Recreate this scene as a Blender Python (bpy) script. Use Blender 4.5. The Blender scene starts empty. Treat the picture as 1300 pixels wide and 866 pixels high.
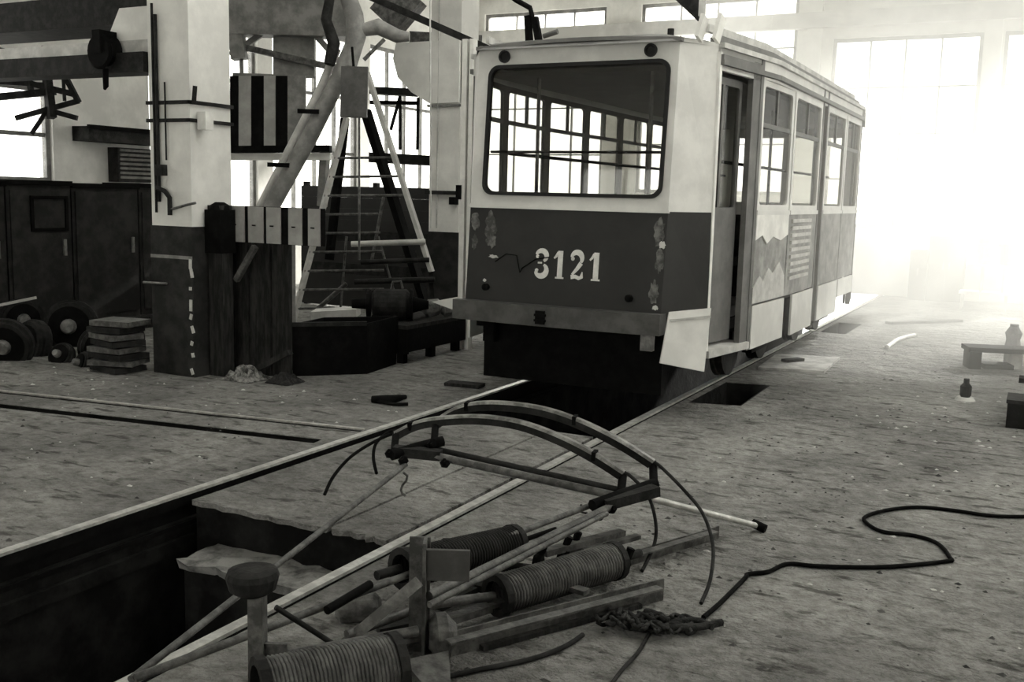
import bpy, bmesh, math, random
from mathutils import Vector, Matrix
from mathutils.geometry import tessellate_polygon
random.seed(7)
SC = bpy.context.scene
COL = SC.collection
PI = math.pi

# ---------------------------------------------------------------- camera
FPX, YAW, PITCH, ROLL = 1300.0, .4756, .1406, .0247
CAM = Vector((3.515, -7.686, 1.752))
_f = Vector((-math.sin(YAW), math.cos(YAW), 0)); _r = Vector((math.cos(YAW), math.sin(YAW), 0)); _u = Vector((0, 0, 1))
CD = math.cos(PITCH)*_f - math.sin(PITCH)*_u
_u2 = math.sin(PITCH)*_f + math.cos(PITCH)*_u
CR = math.cos(ROLL)*_r + math.sin(ROLL)*_u2
CU = -math.sin(ROLL)*_r + math.cos(ROLL)*_u2
cam = bpy.data.cameras.new('camera'); cam.sensor_width = 36; cam.lens = FPX/1300*36; cam.clip_end = 200
camo = bpy.data.objects.new('camera', cam); COL.objects.link(camo)
camo.matrix_world = Matrix(((CR.x, CU.x, -CD.x, CAM.x), (CR.y, CU.y, -CD.y, CAM.y), (CR.z, CU.z, -CD.z, CAM.z), (0, 0, 0, 1)))
SC.camera = camo
# survey helpers: a sight line of the photograph met with a real plane of the place
def _ray(x, y): return CD + CR*((x-650)/FPX) + CU*((433-y)/FPX)
def _on(x, y, ax, v):
    d = _ray(x, y); return CAM + d*((v-CAM[ax])/d[ax])
def PX(x, y, v): return _on(x, y, 0, v)
def PY(x, y, v): return _on(x, y, 1, v)
def PZ(x, y, v=0.0): return _on(x, y, 2, v)
def PD(x, y, depth): return CAM + _ray(x, y)*depth

# ---------------------------------------------------------------- light
w = bpy.data.worlds.new('overcast'); SC.world = w; w.use_nodes = True
bg = w.node_tree.nodes['Background']; bg.inputs[0].default_value = (1, .99, .95, 1); bg.inputs[1].default_value = 4.0
sun = bpy.data.lights.new('sun', 'SUN'); sun.energy = 13; sun.angle = math.radians(3); sun.color = (1, .98, .93)
suno = bpy.data.objects.new('sun', sun); COL.objects.link(suno)
suno.rotation_euler = Vector((-.26, -1, -.47)).to_track_quat('-Z', 'Y').to_euler(); suno.location = (1, 30, 25)
vs = SC.view_settings; vs.view_transform = 'Standard'; vs.look = 'None'; vs.gamma = 1; vs.use_curve_mapping = False
vs.exposure = 0.2
SC.cycles.volume_bounces = 4
SC.cycles.max_bounces = 16

# ---------------------------------------------------------------- materials
TINT = (1.0, .99, .945)
MATS = {}
def mat(name, v, rough=.85, var=.25, scale=6., bump=.15, bscale=40., metal=0., stretch=(1, 1, 1), v2=None, lo=.42, hi=.62, spec=.3):
    """procedural paint / metal / stone: base tone v, patches of v2"""
    m = bpy.data.materials.new(name); m.use_nodes = True
    nt = m.node_tree; N = nt.nodes; L = nt.links; bs = N['Principled BSDF']
    tc = N.new('ShaderNodeTexCoord'); mp = N.new('ShaderNodeMapping'); mp.inputs['Scale'].default_value = stretch
    L.new(tc.outputs['Object'], mp.inputs[0])
    n1 = N.new('ShaderNodeTexNoise'); n1.inputs['Scale'].default_value = scale; n1.inputs['Detail'].default_value = 6; n1.inputs['Roughness'].default_value = .65
    L.new(mp.outputs[0], n1.inputs['Vector'])
    rp = N.new('ShaderNodeValToRGB'); rp.color_ramp.elements[0].position = lo; rp.color_ramp.elements[1].position = hi
    a = v*(1-var) if v2 is None else v2
    b = min(1, v*(1+var*.6)) if v2 is None else v
    rp.color_ramp.elements[0].color = (a*TINT[0], a*TINT[1], a*TINT[2], 1)
    rp.color_ramp.elements[1].color = (b*TINT[0], b*TINT[1], b*TINT[2], 1)
    L.new(n1.outputs['Fac'], rp.inputs[0]); L.new(rp.outputs[0], bs.inputs['Base Color'])
    bs.inputs['Roughness'].default_value = rough; bs.inputs['Metallic'].default_value = metal
    bs.inputs['Specular IOR Level'].default_value = spec
    if bump:
        n2 = N.new('ShaderNodeTexNoise'); n2.inputs['Scale'].default_value = bscale; n2.inputs['Detail'].default_value = 4
        L.new(mp.outputs[0], n2.inputs['Vector'])
        bp = N.new('ShaderNodeBump'); bp.inputs['Strength'].default_value = bump; bp.inputs['Distance'].default_value = .02
        L.new(n2.outputs['Fac'], bp.inputs['Height']); L.new(bp.outputs[0], bs.inputs['Normal'])
    MATS[name] = m
    return m
def glassmat(name, tint=.9, gloss=.10):
    m = bpy.data.materials.new(name); m.use_nodes = True
    nt = m.node_tree; N = nt.nodes; L = nt.links; N.remove(N['Principled BSDF'])
    t = N.new('ShaderNodeBsdfTransparent'); t.inputs[0].default_value = (tint, tint, tint*.98, 1)
    g = N.new('ShaderNodeBsdfGlossy'); g.inputs['Roughness'].default_value = .03; g.inputs['Color'].default_value = (.95, .95, .95, 1)
    x = N.new('ShaderNodeMixShader'); x.inputs[0].default_value = gloss
    L.new(t.outputs[0], x.inputs[1]); L.new(g.outputs[0], x.inputs[2]); L.new(x.outputs[0], N['Material Output'].inputs[0])
    MATS[name] = m
    return m
def floormat(name, v, dark, streak=True):
    m = bpy.data.materials.new(name); m.use_nodes = True
    nt = m.node_tree; N = nt.nodes; L = nt.links; bs = N['Principled BSDF']
    geo = N.new('ShaderNodeNewGeometry')
    def noise(scale, detail=8, st=(1, 1, 1), rough=.6):
        mp = N.new('ShaderNodeMapping'); mp.inputs['Scale'].default_value = st; L.new(geo.outputs['Position'], mp.inputs[0])
        n = N.new('ShaderNodeTexNoise'); n.inputs['Scale'].default_value = scale; n.inputs['Detail'].default_value = detail; n.inputs['Roughness'].default_value = rough
        L.new(mp.outputs[0], n.inputs['Vector']); return n
    def ramp(n, a, b, ca, cb):
        r = N.new('ShaderNodeValToRGB'); r.color_ramp.elements[0].position = a; r.color_ramp.elements[1].position = b
        for e, c in zip(r.color_ramp.elements, (ca, cb)): e.color = (c*TINT[0], c*TINT[1], c*TINT[2], 1) if c < .99 else (1, 1, 1, 1)
        L.new(n.outputs['Fac'], r.inputs[0]); return r
    big = ramp(noise(.8, 7), .34, .62, dark, v)
    fine = ramp(noise(11, 10, rough=.78), .38, .60, .42, 1)
    st = ramp(noise(7, 6, (.5, 1.3, 1)), .36, .44, .25, 1)
    def mul(a, b, f):
        x = N.new('ShaderNodeMix'); x.data_type = 'RGBA'; x.blend_type = 'MULTIPLY'; x.inputs[0].default_value = f
        L.new(a, x.inputs[6]); L.new(b, x.inputs[7]); return x.outputs[2]
    c = mul(big.outputs[0], fine.outputs[0], .8)
    c = mul(c, st.outputs[0], .85 if streak else .3)
    L.new(c, bs.inputs['Base Color']); bs.inputs['Roughness'].default_value = .9; bs.inputs['Specular IOR Level'].default_value = .25
    h1 = noise(5, 6, (1, 1, 1), .55); h2 = noise(26, 4, (1, 1, 1))
    ad = N.new('ShaderNodeMath'); ad.operation = 'MULTIPLY_ADD'; ad.inputs[1].default_value = .3
    L.new(h2.outputs['Fac'], ad.inputs[0]); L.new(h1.outputs['Fac'], ad.inputs[2])
    bp = N.new('ShaderNodeBump'); bp.inputs['Strength'].default_value = 1; bp.inputs['Distance'].default_value = .14
    L.new(ad.outputs[0], bp.inputs['Height']); L.new(bp.outputs[0], bs.inputs['Normal'])
    MATS[name] = m
    return m
floormat('dirt_floor', .36, .16)
mat('slab', .42, .9, .35, 5, .5, 25)
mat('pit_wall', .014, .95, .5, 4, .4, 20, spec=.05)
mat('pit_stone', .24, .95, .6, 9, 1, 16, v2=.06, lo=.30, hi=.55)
mat('plaster', .78, .9, .12, 1.6, .06, 30)
mat('ceiling_paint', .62, .9, .2, 1, .05, 20)
mat('dado', .028, .75, .4, 5, .1, 30, spec=.15)
mat('tram_white', .66, .5, .10, 2.5, .03, 60)
mat('tram_dark', .029, .5, .2, 4, .06, 30, v2=.024, spec=.2)
mat('bumper_paint', .075, .55, .3, 6, .08, 40)
mat('tram_worn', .055, .5, .2, 7, .06, 30, v2=.5, lo=.36, hi=.40)
mat('tram_grey', .16, .6, .2, 4, .05, 40)
mat('tram_glow_grey', .30, .6, .3, 5, .06, 40)  # lighter tram_grey for the right bays, sunlit glow put into the colour
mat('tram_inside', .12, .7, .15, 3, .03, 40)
mat('stencil_white', .72, .6, .1, 20, 0)
mat('rubber', .008, .6, .2, 8, .05, 60)
mat('black_iron', .006, .8, .4, 9, .2, 40, spec=.06)
mat('dark_iron', .022, .7, .45, 9, .25, 40, spec=.12)
mat('pipe_iron', .14, .45, .5, 14, .2, 60, v2=.05)
mat('worn_steel', .20, .45, .4, 12, .15, 60, metal=.3)
mat('bright_steel', .55, .35, .25, 14, .1, 60, metal=.4)
mat('copper_bar', .42, .35, .5, 10, .1, 50, metal=.4, v2=.15)
mat('grey_paint', .22, .6, .3, 5, .1, 40)
mat('light_paint', .55, .6, .2, 5, .08, 40)
mat('white_paint', .80, .6, .12, 4, .05, 40)
mat('dark_wood', .03, .85, .5, 4, .3, 20, stretch=(6, 6, 1), spec=.12)
mat('grey_wood', .24, .85, .35, 4, .3, 20, stretch=(6, 1, 1))
mat('rag', .30, .95, .7, 18, .8, 30, v2=.05)
mat('dark_rag', .025, .95, .5, 18, .8, 30)
mat('cardboard', .34, .8, .15, 5, .1, 30)
glassmat('clear_glass', .93, .06)
glassmat('tram_glass', .82, .035)
mat('debris', .14, .9, .8, 3, 0, v2=.04)
mat('chip', .62, .8, .2, 6, 0)

# ---------------------------------------------------------------- mesh helpers
ORG = {}
class MB:
    def __init__(s): s.v = []; s.f = []; s.smooth = []
    def add(s, vs, fs, sm=False):
        o = len(s.v); s.v += [Vector(p) for p in vs]
        for f in fs: s.f.append([i+o for i in f]); s.smooth.append(sm)
        return s
    def box(s, c, size, rz=0., rx=0., ry=0.):
        R = Matrix.Rotation(rz, 3, 'Z') @ Matrix.Rotation(ry, 3, 'Y') @ Matrix.Rotation(rx, 3, 'X')
        h = Vector(size)/2
        P = [Vector(c) + R @ Vector((a*h.x, b*h.y, d*h.z)) for a in (-1, 1) for b in (-1, 1) for d in (-1, 1)]
        return s.add(P, [(0, 1, 3, 2), (4, 6, 7, 5), (0, 4, 5, 1), (2, 3, 7, 6), (0, 2, 6, 4), (1, 5, 7, 3)])
    def bx(s, x0, x1, y0, y1, z0, z1):
        return s.box(((x0+x1)/2, (y0+y1)/2, (z0+z1)/2), (x1-x0, y1-y0, z1-z0))
    def bar(s, p, q, w, t, up=(0, 0, 1)):
        """rectangular bar p->q, w across, t along up"""
        p, q = Vector(p), Vector(q); d = (q-p).normalized(); up = Vector(up)
        x = d.cross(up)
        if x.length < 1e-4: x = d.cross(Vector((1, 0, 0)))
        x.normalize(); y = x.cross(d).normalized()
        P = [e + x*(a*w/2) + y*(b*t/2) for e in (p, q) for a, b in ((-1, -1), (1, -1), (1, 1), (-1, 1))]
        return s.add(P, [(3, 2, 1, 0), (4, 5, 6, 7), (0, 1, 5, 4), (1, 2, 6, 5), (2, 3, 7, 6), (3, 0, 4, 7)])
    def angle(s, p, q, w, t=.008, up=(0, 0, 1), flip=1):
        """angle iron: two flanges"""
        p, q = Vector(p), Vector(q); d = (q-p).normalized(); x = d.cross(Vector(up)).normalized()*flip; y = Vector(up)
        s.bar(p + x*w/2, q + x*w/2, w, t, up); s.bar(p - y*w/2, q - y*w/2, t, w, up); return s
    def tube(s, pts, r, n=10, cap=True, sm=True):
        pts = [Vector(p) for p in pts]; rs = r if isinstance(r, (list, tuple)) else [r]*len(pts)
        T = []
        for i in range(len(pts)):
            a = pts[max(0, i-1)]; b = pts[min(len(pts)-1, i+1)]; T.append((b-a).normalized())
        nx = T[0].orthogonal().normalized(); V = []; F = []
        for i, p in enumerate(pts):
            nx = (nx - T[i]*nx.dot(T[i]));
            nx = nx.normalized() if nx.length > 1e-6 else T[i].orthogonal().normalized()
            ny = T[i].cross(nx)
            for k in range(n):
                a = 2*PI*k/n; V.append(p + (nx*math.cos(a) + ny*math.sin(a))*rs[i])
        for i in range(len(pts)-1):
            for k in range(n):
                F.append((i*n+k, i*n+(k+1) % n, (i+1)*n+(k+1) % n, (i+1)*n+k))
        s.add(V, F, sm)
        if cap: s.add(V[:n], [tuple(range(n-1, -1, -1))]); s.add(V[-n:], [tuple(range(n))])
        return s
    def pipe(s, p, q, r, ri, n=16):
        """open tube with wall"""
        p, q = Vector(p), Vector(q); d = (q-p).normalized(); x = d.orthogonal().normalized(); y = d.cross(x); V = []; F = []
        for e, rr in ((p, r), (q, r), (q, ri), (p, ri)):
            for k in range(n): a = 2*PI*k/n; V.append(e + (x*math.cos(a)+y*math.sin(a))*rr)
        for j in range(4):
            for k in range(n): F.append((j*n+k, j*n+(k+1) % n, ((j+1) % 4)*n+(k+1) % n, ((j+1) % 4)*n+k))
        return s.add(V, F)
    def lathe(s, o, d, prof, n=20, sm=False):
        """prof: (along, radius)"""
        o, d = Vector(o), Vector(d).normalized(); x = d.orthogonal().normalized(); y = d.cross(x); V = []; F = []
        for a, r in prof:
            for k in range(n): t = 2*PI*k/n; V.append(o + d*a + (x*math.cos(t)+y*math.sin(t))*r)
        m = len(prof)
        for i in range(m-1):
            for k in range(n): F.append((i*n+k, i*n+(k+1) % n, (i+1)*n+(k+1) % n, (i+1)*n+k))
        s.add(V, F, sm); s.add(V[:n], [tuple(range(n-1, -1, -1))]); s.add(V[-n:], [tuple(range(n))]); return s
    def coil(s, p, q, R, r, turns, seg=14, n=5):
        p, q = Vector(p), Vector(q); d = q-p; L = d.length; d = d.normalized(); x = d.orthogonal().normalized(); y = d.cross(x)
        pts = []
        for i in range(turns*seg+1):
            a = 2*PI*i/seg; pts.append(p + d*(L*i/(turns*seg)) + (x*math.cos(a)+y*math.sin(a))*R)
        return s.tube(pts, r, n)
    def slab(s, loops, fn, th):
        """polygon with holes (2-D loops), mapped by fn(u, v, w), thickness th in w"""
        ll = [[Vector((u, v, 0)) for u, v in lp] for lp in loops]
        tri = tessellate_polygon(ll); flat = [p for lp in ll for p in lp]; n = len(flat)
        V = [fn(p.x, p.y, 0) for p in flat] + [fn(p.x, p.y, th) for p in flat]
        F = [tuple(t) for t in tri] + [tuple(reversed([i+n for i in t])) for t in tri]
        o = 0
        for lp in loops:
            m = len(lp)
            for i in range(m): a, b = o+i, o+(i+1) % m; F.append((a, b, b+n, a+n))
            o += m
        return s.add(V, F)
    def build(s, name, material, parent=None, at=None):
        me = bpy.data.meshes.new(name)
        if parent is not None: org = ORG[parent.name]
        elif at is not None: org = Vector(at)
        else:
            xs = [p.x for p in s.v]; ys = [p.y for p in s.v]; zs = [p.z for p in s.v]
            org = Vector(((min(xs)+max(xs))/2, (min(ys)+max(ys))/2, min(zs)))
        me.from_pydata([tuple(p-org) for p in s.v], [], s.f)
        for p, sm in zip(me.polygons, s.smooth): p.use_smooth = sm
        bm = bmesh.new(); bm.from_mesh(me); bmesh.ops.recalc_face_normals(bm, faces=bm.faces); bm.to_mesh(me); bm.free()
        me.materials.append(MATS[material])
        o = bpy.data.objects.new(name, me); COL.objects.link(o)
        if parent is not None: o.parent = parent
        else: o.location = org
        ORG[o.name] = org
        return o
def thing(name, label, cat, loc, group=None):
    o = bpy.data.objects.new(name, None); o.empty_display_size = .2; COL.objects.link(o); o.location = loc
    o['label'] = label; o['category'] = cat
    if group: o['group'] = group
    ORG[o.name] = Vector(loc); return o
def tag(o, label, cat, group=None):
    o['label'] = label; o['category'] = cat
    if group: o['group'] = group
    return o
def struct(o, label=None):
    o['kind'] = 'structure'
    if label: o['label'] = label
    return o
def dup(root, loc, label=None, rot=None):
    r = root.copy(); COL.objects.link(r); r.location = loc
    if rot is not None: r.rotation_euler = rot
    if label: r['label'] = label
    for ch in list(root.children):
        c = ch.copy(); COL.objects.link(c); c.parent = r
        for g in list(ch.children): d = g.copy(); COL.objects.link(d); d.parent = c
    return r
def rect(u0, u1, v0, v1): return [(u0, v0), (u1, v0), (u1, v1), (u0, v1)]
def rrect(u0, u1, v0, v1, r, n=6):
    o = []
    for cx, cy, a0 in ((u1-r, v0+r, -PI/2), (u1-r, v1-r, 0), (u0+r, v1-r, PI/2), (u0+r, v0+r, PI)):
        for k in range(n+1): a = a0 + PI/2*k/n; o.append((cx+r*math.cos(a), cy+r*math.sin(a)))
    return o
def box_thing(name, m, label, cat, *a, group=None): return tag(MB().bx(*a).build(name, m), label, cat, group)

# ================================================================ SETTING
HX0, HX1, HY0, HY1, HZ = -9.0, 6.5, -6.2, 13.5, 6.2
FLAT = lambda z: (lambda u, v, w_: Vector((u, v, z-w_)))
# ---- floor, with its openings and one recess standing in for tram shade
g_dir = Vector((3.43, .52)).normalized()
def groove(px, x0, x1, wd):
    a = Vector(px); k0 = (x0-a.x)/g_dir.x; k1 = (x1-a.x)/g_dir.x; nrm = Vector((-g_dir.y, g_dir.x))*wd/2
    p, q = a+g_dir*k0, a+g_dir*k1
    return [tuple(p-nrm), tuple(q-nrm), tuple(q+nrm), tuple(p+nrm)]
gr1 = groove((-.8, -1.585), -8.9, -.86, .05); gr2 = groove((-.83, -2.0), -8.9, -.93, .13)
fl = MB().slab([rect(HX0, -.80, -10.2, HY1), gr1, gr2], FLAT(0), .14).build('floor', 'dirt_floor', at=(-4, 0, 0)); struct(fl)
hatch1 = [(.86, .86), (1.30, .98), (1.28, 2.16), (.86, 2.06)]; shade_recess = rect(.86, 1.22, 6.7, 8.1)  # second one is no hatch: dark recess made for shade under the tram
fr = MB().slab([rect(.80, HX1, -10.2, HY1), hatch1, shade_recess], FLAT(0), .14).build('floor', 'dirt_floor', at=(4, 0, 0)); struct(fr)
gb = MB()
for g in (gr1, gr2):
    gb.slab([g], FLAT(-.09), .05)
    for i in range(4):
        a, b = g[i], g[(i+1) % 4]; gb.bar((a[0], a[1], -.07), (b[0], b[1], -.07), .012, .13)
for h in (hatch1, shade_recess): gb.slab([h], FLAT(-.5), .05)
for h in (hatch1, shade_recess):
    for i in range(4):
        a, b = h[i], h[(i+1) % 4]; gb.bar((a[0], a[1], -.255), (b[0], b[1], -.255), .04, .50)
gbo = gb.build('recess_shade_lining', 'pit_wall', fl)  # black lining added so the recesses' shade is in the colour
st = MB(); o_ = Vector((-.05, .0));
p_, q_ = Vector(gr1[3]), Vector(gr1[2]); st.bar((p_.x, p_.y+.02, .004), (q_.x, q_.y+.02, .004), .03, .012)
st.build('edge_strip', 'bright_steel', fl)
# middle strip between the rails: two covers beside a long joint, both with a ragged near edge
def ragged(x0, x1, y0, y1, j=.02):
    n = 12; lo = [(x0+(x1-x0)*i/n, y0+random.uniform(-j, j)+.10*(i/n if x1 < .4 else 1)*0) for i in range(n+1)]
    return lo + [(x1, y1), (x0, y1)]
MB().slab([ragged(-.655, .285, -3.50, -.80)], FLAT(.0), .03).build('cover_slab', 'dirt_floor', fl)
MB().slab([ragged(.303, .665, -3.49, -.80)], FLAT(-.003), .03).build('cover_slab', 'dirt_floor', fl)
# inspection pits under the track
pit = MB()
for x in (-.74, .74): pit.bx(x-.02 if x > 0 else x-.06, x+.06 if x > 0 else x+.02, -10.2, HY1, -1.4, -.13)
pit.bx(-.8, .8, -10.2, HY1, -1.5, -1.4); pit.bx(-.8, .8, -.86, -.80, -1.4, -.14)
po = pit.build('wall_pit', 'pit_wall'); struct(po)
steps = MB()
def rough_block(x0, x1, y0, y1, z0, z1, n=14, m_=5, j=.03):
    V = []; F = []
    for i in range(n+1):
        for k in range(m_+1):
            V.append((x0+(x1-x0)*i/n, y0+(y1-y0)*k/m_+(random.uniform(-j, j) if k == 0 else 0), z1+random.uniform(-j, j)*.8))
    for i in range(n):
        for k in range(m_): F.append((i*(m_+1)+k, (i+1)*(m_+1)+k, (i+1)*(m_+1)+k+1, i*(m_+1)+k+1))
    base = len(V)
    for i in range(n+1): p = V[i*(m_+1)]; V.append((p[0], p[1]+.02, z0))
    for i in range(n): F.append((i*(m_+1), base+i, base+i+1, (i+1)*(m_+1)))
    for k_ in (0, n):
        V.append((x0 if k_ == 0 else x1, y1, z0)); c = len(V)-1
        F.append(tuple([k_*(m_+1)+k for k in range(m_+1)] + [c, base+k_]))
    return V, F
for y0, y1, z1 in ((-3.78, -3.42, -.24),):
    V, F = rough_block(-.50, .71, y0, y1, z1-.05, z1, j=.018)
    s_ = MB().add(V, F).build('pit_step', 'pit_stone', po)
    MB().bx(-.48, .70, y0+.03, y1, -1.4, z1-.045).build('step_riser', 'pit_wall', po)  # riser face takes the dark pit colour to stand for its shade
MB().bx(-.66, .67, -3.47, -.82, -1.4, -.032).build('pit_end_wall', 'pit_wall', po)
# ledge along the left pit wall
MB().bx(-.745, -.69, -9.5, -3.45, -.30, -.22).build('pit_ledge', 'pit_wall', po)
# rails
def railm(x, y0, y1):
    m = MB(); m.bx(x-.027, x+.027, y0, y1, .004, .02)
    return m
def rail_web(x, y0, y1, par):
    m = MB(); m.bx(x-.036, x+.036, y0, y1, -.05, .004); m.bx(x-.012, x+.012, y0, y1, -.14, -.05); m.bx(x-.05, x+.05, y0, y1, -.165, -.14); m.build('web', 'black_iron', par)
rl = railm(-.762, -10.1, 13.4); ro = rl.build('rail', 'bright_steel'); tag(ro, 'worn steel rail beside the crossing floor grooves', 'rail', 'tram rails'); rail_web(-.762, -10.1, 13.4, ro)
rl = railm(.762, -10.1, 13.4); ro = rl.build('rail', 'bright_steel'); tag(ro, 'worn steel rail running under the pile of pantograph tubes', 'rail', 'tram rails'); rail_web(.762, -10.1, 13.4, ro)

# ---- walls
def win(n, parent, fn, u0, u1, v0, v1, nu, nv, th=.16, bar=.06, transom=None):
    """steel window in a wall opening: frame, mullions, panes each its own"""
    f = MB().slab([rect(u0, u1, v0, v1), rect(u0+.07, u1-.07, v0+.07, v1-.07)], lambda u, v, w_: fn(u, v, w_+.06), .08).build('window_%d' % n, 'grey_paint')
    struct(f)
    us = [u0+.07+(u1-u0-.14)*i/nu for i in range(nu+1)]; vv = [v0+.07+(v1-v0-.14)*i/nv for i in range(nv+1)]
    for u in us[1:-1]:
        MB().slab([rect(u-bar/2, u+bar/2, v0+.07, v1-.07)], lambda a, b, w_: fn(a, b, w_+.07), .06).build('mullion', 'grey_paint', f)
    for v in vv[1:-1]:
        MB().slab([rect(u0+.07, u1-.07, v-bar/2, v+bar/2)], lambda a, b, w_: fn(a, b, w_+.08), .04).build('mullion', 'grey_paint', f)
    for i in range(nu):
        for k in range(nv):
            MB().slab([rect(us[i]+.01, us[i+1]-.01, vv[k]+.01, vv[k+1]-.01)], lambda a, b, w_: fn(a, b, w_+.098), .004).build('pane', 'clear_glass', f)
    return f
BACK = lambda u, v, w_: Vector((u, HY1+w_, v))
bw = [(-8.3, -5.3, 1.6, 5.85), (-4.5, -1.2, 1.9, 5.85), (-.5, 2.2, 1.3, 4.95), (2.55, 5.8, 1.3, 4.95)]  # first two tops raised so bright sky stands in for lit upper wall
wb = MB().slab([rect(HX0, HX1, 0, HZ)] + [rect(*b) for b in bw], BACK, .3).build('wall_back', 'plaster'); struct(wb)
for i, b in enumerate(bw): win(i+1, wb, BACK, *b, 4, 4, bar=.03)
LEFT = lambda u, v, w_: Vector((HX0-w_, u, v))
lw = [(.6, 2.35, 1.78, 3.1), (4.1, 6.6, 1.35, 4.75), (7.0, 9.6, 1.35, 4.75), (10.0, 12.8, 1.35, 4.75), (-5.2, -.8, 1.9, 4.75)]
wl = MB().slab([rect(HY0-4, HY1, 0, HZ)] + [rect(*b) for b in lw], LEFT, .3).build('wall_left', 'plaster'); struct(wl)
for i, b in enumerate(lw): win(i+5, wl, LEFT, *b, 2 if i == 0 else 4, 2 if i == 0 else 3)
RIGHT = lambda u, v, w_: Vector((HX1+w_, u, v))
rw = [(-5.4, -2.4, 2.0, 5.0), (-1.4, 2.4, 2.0, 5.0), (3.6, 7.4, 2.0, 5.0), (8.4, 12.6, 1.6, 5.0)]  # unseen windows, added to light the tram side, floor and haze
wr = MB().slab([rect(HY0-4, HY1, 0, HZ)] + [rect(*b) for b in rw], RIGHT, .3).build('wall_right', 'plaster'); struct(wr)
for i, b in enumerate(rw): win(i+10 if i < 3 else 14, wr, RIGHT, *b, 4, 3)
FRONT = lambda u, v, w_: Vector((u, HY0-4-w_, v))
wf = MB().slab([rect(HX0, HX1, 0, HZ), rect(-4.5, 2.5, 1.8, 4.0)], FRONT, .3).build('wall_front', 'plaster'); struct(wf)
win(13, wf, FRONT, -4.5, 2.5, 1.8, 4.0, 8, 3)  # unseen window behind the camera, sized to set the front fill
SKY = lambda u, v, w_: Vector((u, v, HZ+w_))
ce = MB().slab([rect(HX0-.3, HX1+.3, HY0-4.3, HY1+.3), rect(-3.0, 5.2, -2.1, -.6), rect(-3.0, 5.2, .2, 2.6)], SKY, .2).build('ceiling', 'ceiling_paint'); struct(ce)
win(15, ce, SKY, -3.0, 5.2, -2.1, -.6, 8, 2); win(16, ce, SKY, -3.0, 5.2, .2, 2.6, 8, 2)  # both skylights are added and unseen, placed to light floor and upper edges
for y in (-.4, 4.4, 9.0): MB().bx(HX0, HX1, y-.15, y+.15, 5.75, HZ).build('beam', 'ceiling_paint', ce)
# lintel beam and pilasters of the back wall
MB().bx(-9, 6.4, 13.32, HY1, 5.15, 5.45).build('lintel_beam', 'ceiling_paint', wb)
for x in (-.85, 2.37): MB().bx(x-.14, x+.14, 13.38, HY1, 0, HZ).build('pilaster', 'plaster', wb)

q = [PY(843, -14, 3.0), PY(887, -14, 3.0), PY(886, 27, 3.0)]
MB().add(q+[p+Vector((0, .06, 0)) for p in q], [(0, 1, 2), (5, 4, 3), (0, 1, 4, 3), (1, 2, 5, 4), (2, 0, 3, 5)]).build('wire_hanger', 'dark_iron', ce)
q = PY(890, 20, 3.0); MB().bx(q.x-.03, q.x+.03, 3.0, 3.06, q.z, HZ).build('wire_hanger', 'light_paint', ce)
q = PY(866, -8, 3.0); MB().bx(q.x-.04, q.x+.04, 3.0, 3.06, q.z, HZ).build('wire_hanger', 'dark_iron', ce)
# ---- columns of the left aisle
def column(x0, x1, y0, y1, label, zd):
    c = thing('concrete_column', label, 'column', ((x0+x1)/2, (y0+y1)/2, 0), 'columns of the left aisle')
    MB().bx(x0, x1, y0, y1, zd, HZ).build('shaft', 'plaster', c)
    MB().bx(x0-.012, x1+.012, y0-.012, y1+.012, 0, zd).build('dado', 'dado', c)
    return c
c1 = column(-3.93, -3.43, -.66, -.14, 'square white column with dark lower half and conduits beside the striped barrier board', 1.40)
cs = MB().bx(-3.60, -3.40, -.69, -.62, .03, 1.38); 
for k in range(9): MB().box((-3.43+random.uniform(-.02, .0), -.675, .08+k*.125+random.uniform(-.03, .03)), (.03, .012, random.uniform(.03, .11)), ry=random.uniform(-.4, .4)).build('paint_chip', 'light_paint', c1)
MB().bx(-3.94, -3.42, -.68, -.65, 1.10, 1.13).build('ledge_strip', 'grey_paint', c1)
# bands, conduits and boxes on the shaft
for z in (2.36, 2.52):
    b = MB(); b.bx(-3.95, -3.41, -.685, -.66, z-.016, z+.016); b.bx(-3.43, -3.405, -.685, -.12, z-.016, z+.016); b.build('clamp_band', 'dark_iron', c1)
for x, z0, z1, r in ((-3.84, 1.52, 3.4, .012), (-3.80, 1.62, 3.3, .016), (-3.70, 2.0, 2.7, .008)):
    MB().tube([(x, -.69, z0), (x, -.69, z1)], r, 8).build('conduit', 'dark_iron', c1)
MB().tube([(-3.82, -.7, 1.75), (-3.72, -.7, 1.72), (-3.66, -.7, 1.66), (-3.66, -.7, 1.5)], .022, 8).build('conduit', 'dark_iron', c1)
MB().tube([(-3.66, -.7, 1.55), (-3.45, -.7, 1.6), (-3.36, -.68, 1.62)], .012, 8).build('conduit', 'pipe_iron', c1)
MB().bx(-3.80, -3.72, -.73, -.66, 1.86, 1.96).build('switch_box', 'dark_iron', c1)
MB().bx(-3.40, -3.30, -.6, -.5, 2.28, 2.44).build('insulator', 'white_paint', c1)
MB().tube([(-3.38, -.66, 2.5), (-3.36, -.66, 2.66)], .02, 8).build('hook', 'dark_iron', c1)
MB().tube([(-4.02, -.7, .86), (-3.72, -.7, .865)], .012, 6).build('bracket_rod', 'worn_steel', c1)
c2 = column(-3.92, -3.46, 4.2, 4.66, 'square white column with a corbel and a dark foot behind the tall white post', 1.25)
cb = MB(); sec = [(-3.46, 2.95), (-3.46, 3.75), (-4.45, 3.75), (-4.5, 3.55), (-4.42, 3.3), (-4.2, 3.1), (-3.92, 2.95)]
cb.slab([sec], lambda u, v, w_: Vector((u, 4.16+w_, v)), .54).build('corbel', 'plaster', c2)
MB().tube([(-3.78, 4.17, 1.3), (-3.78, 4.17, 4.6)], .012, 6).build('conduit', 'light_paint', c2)
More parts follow.
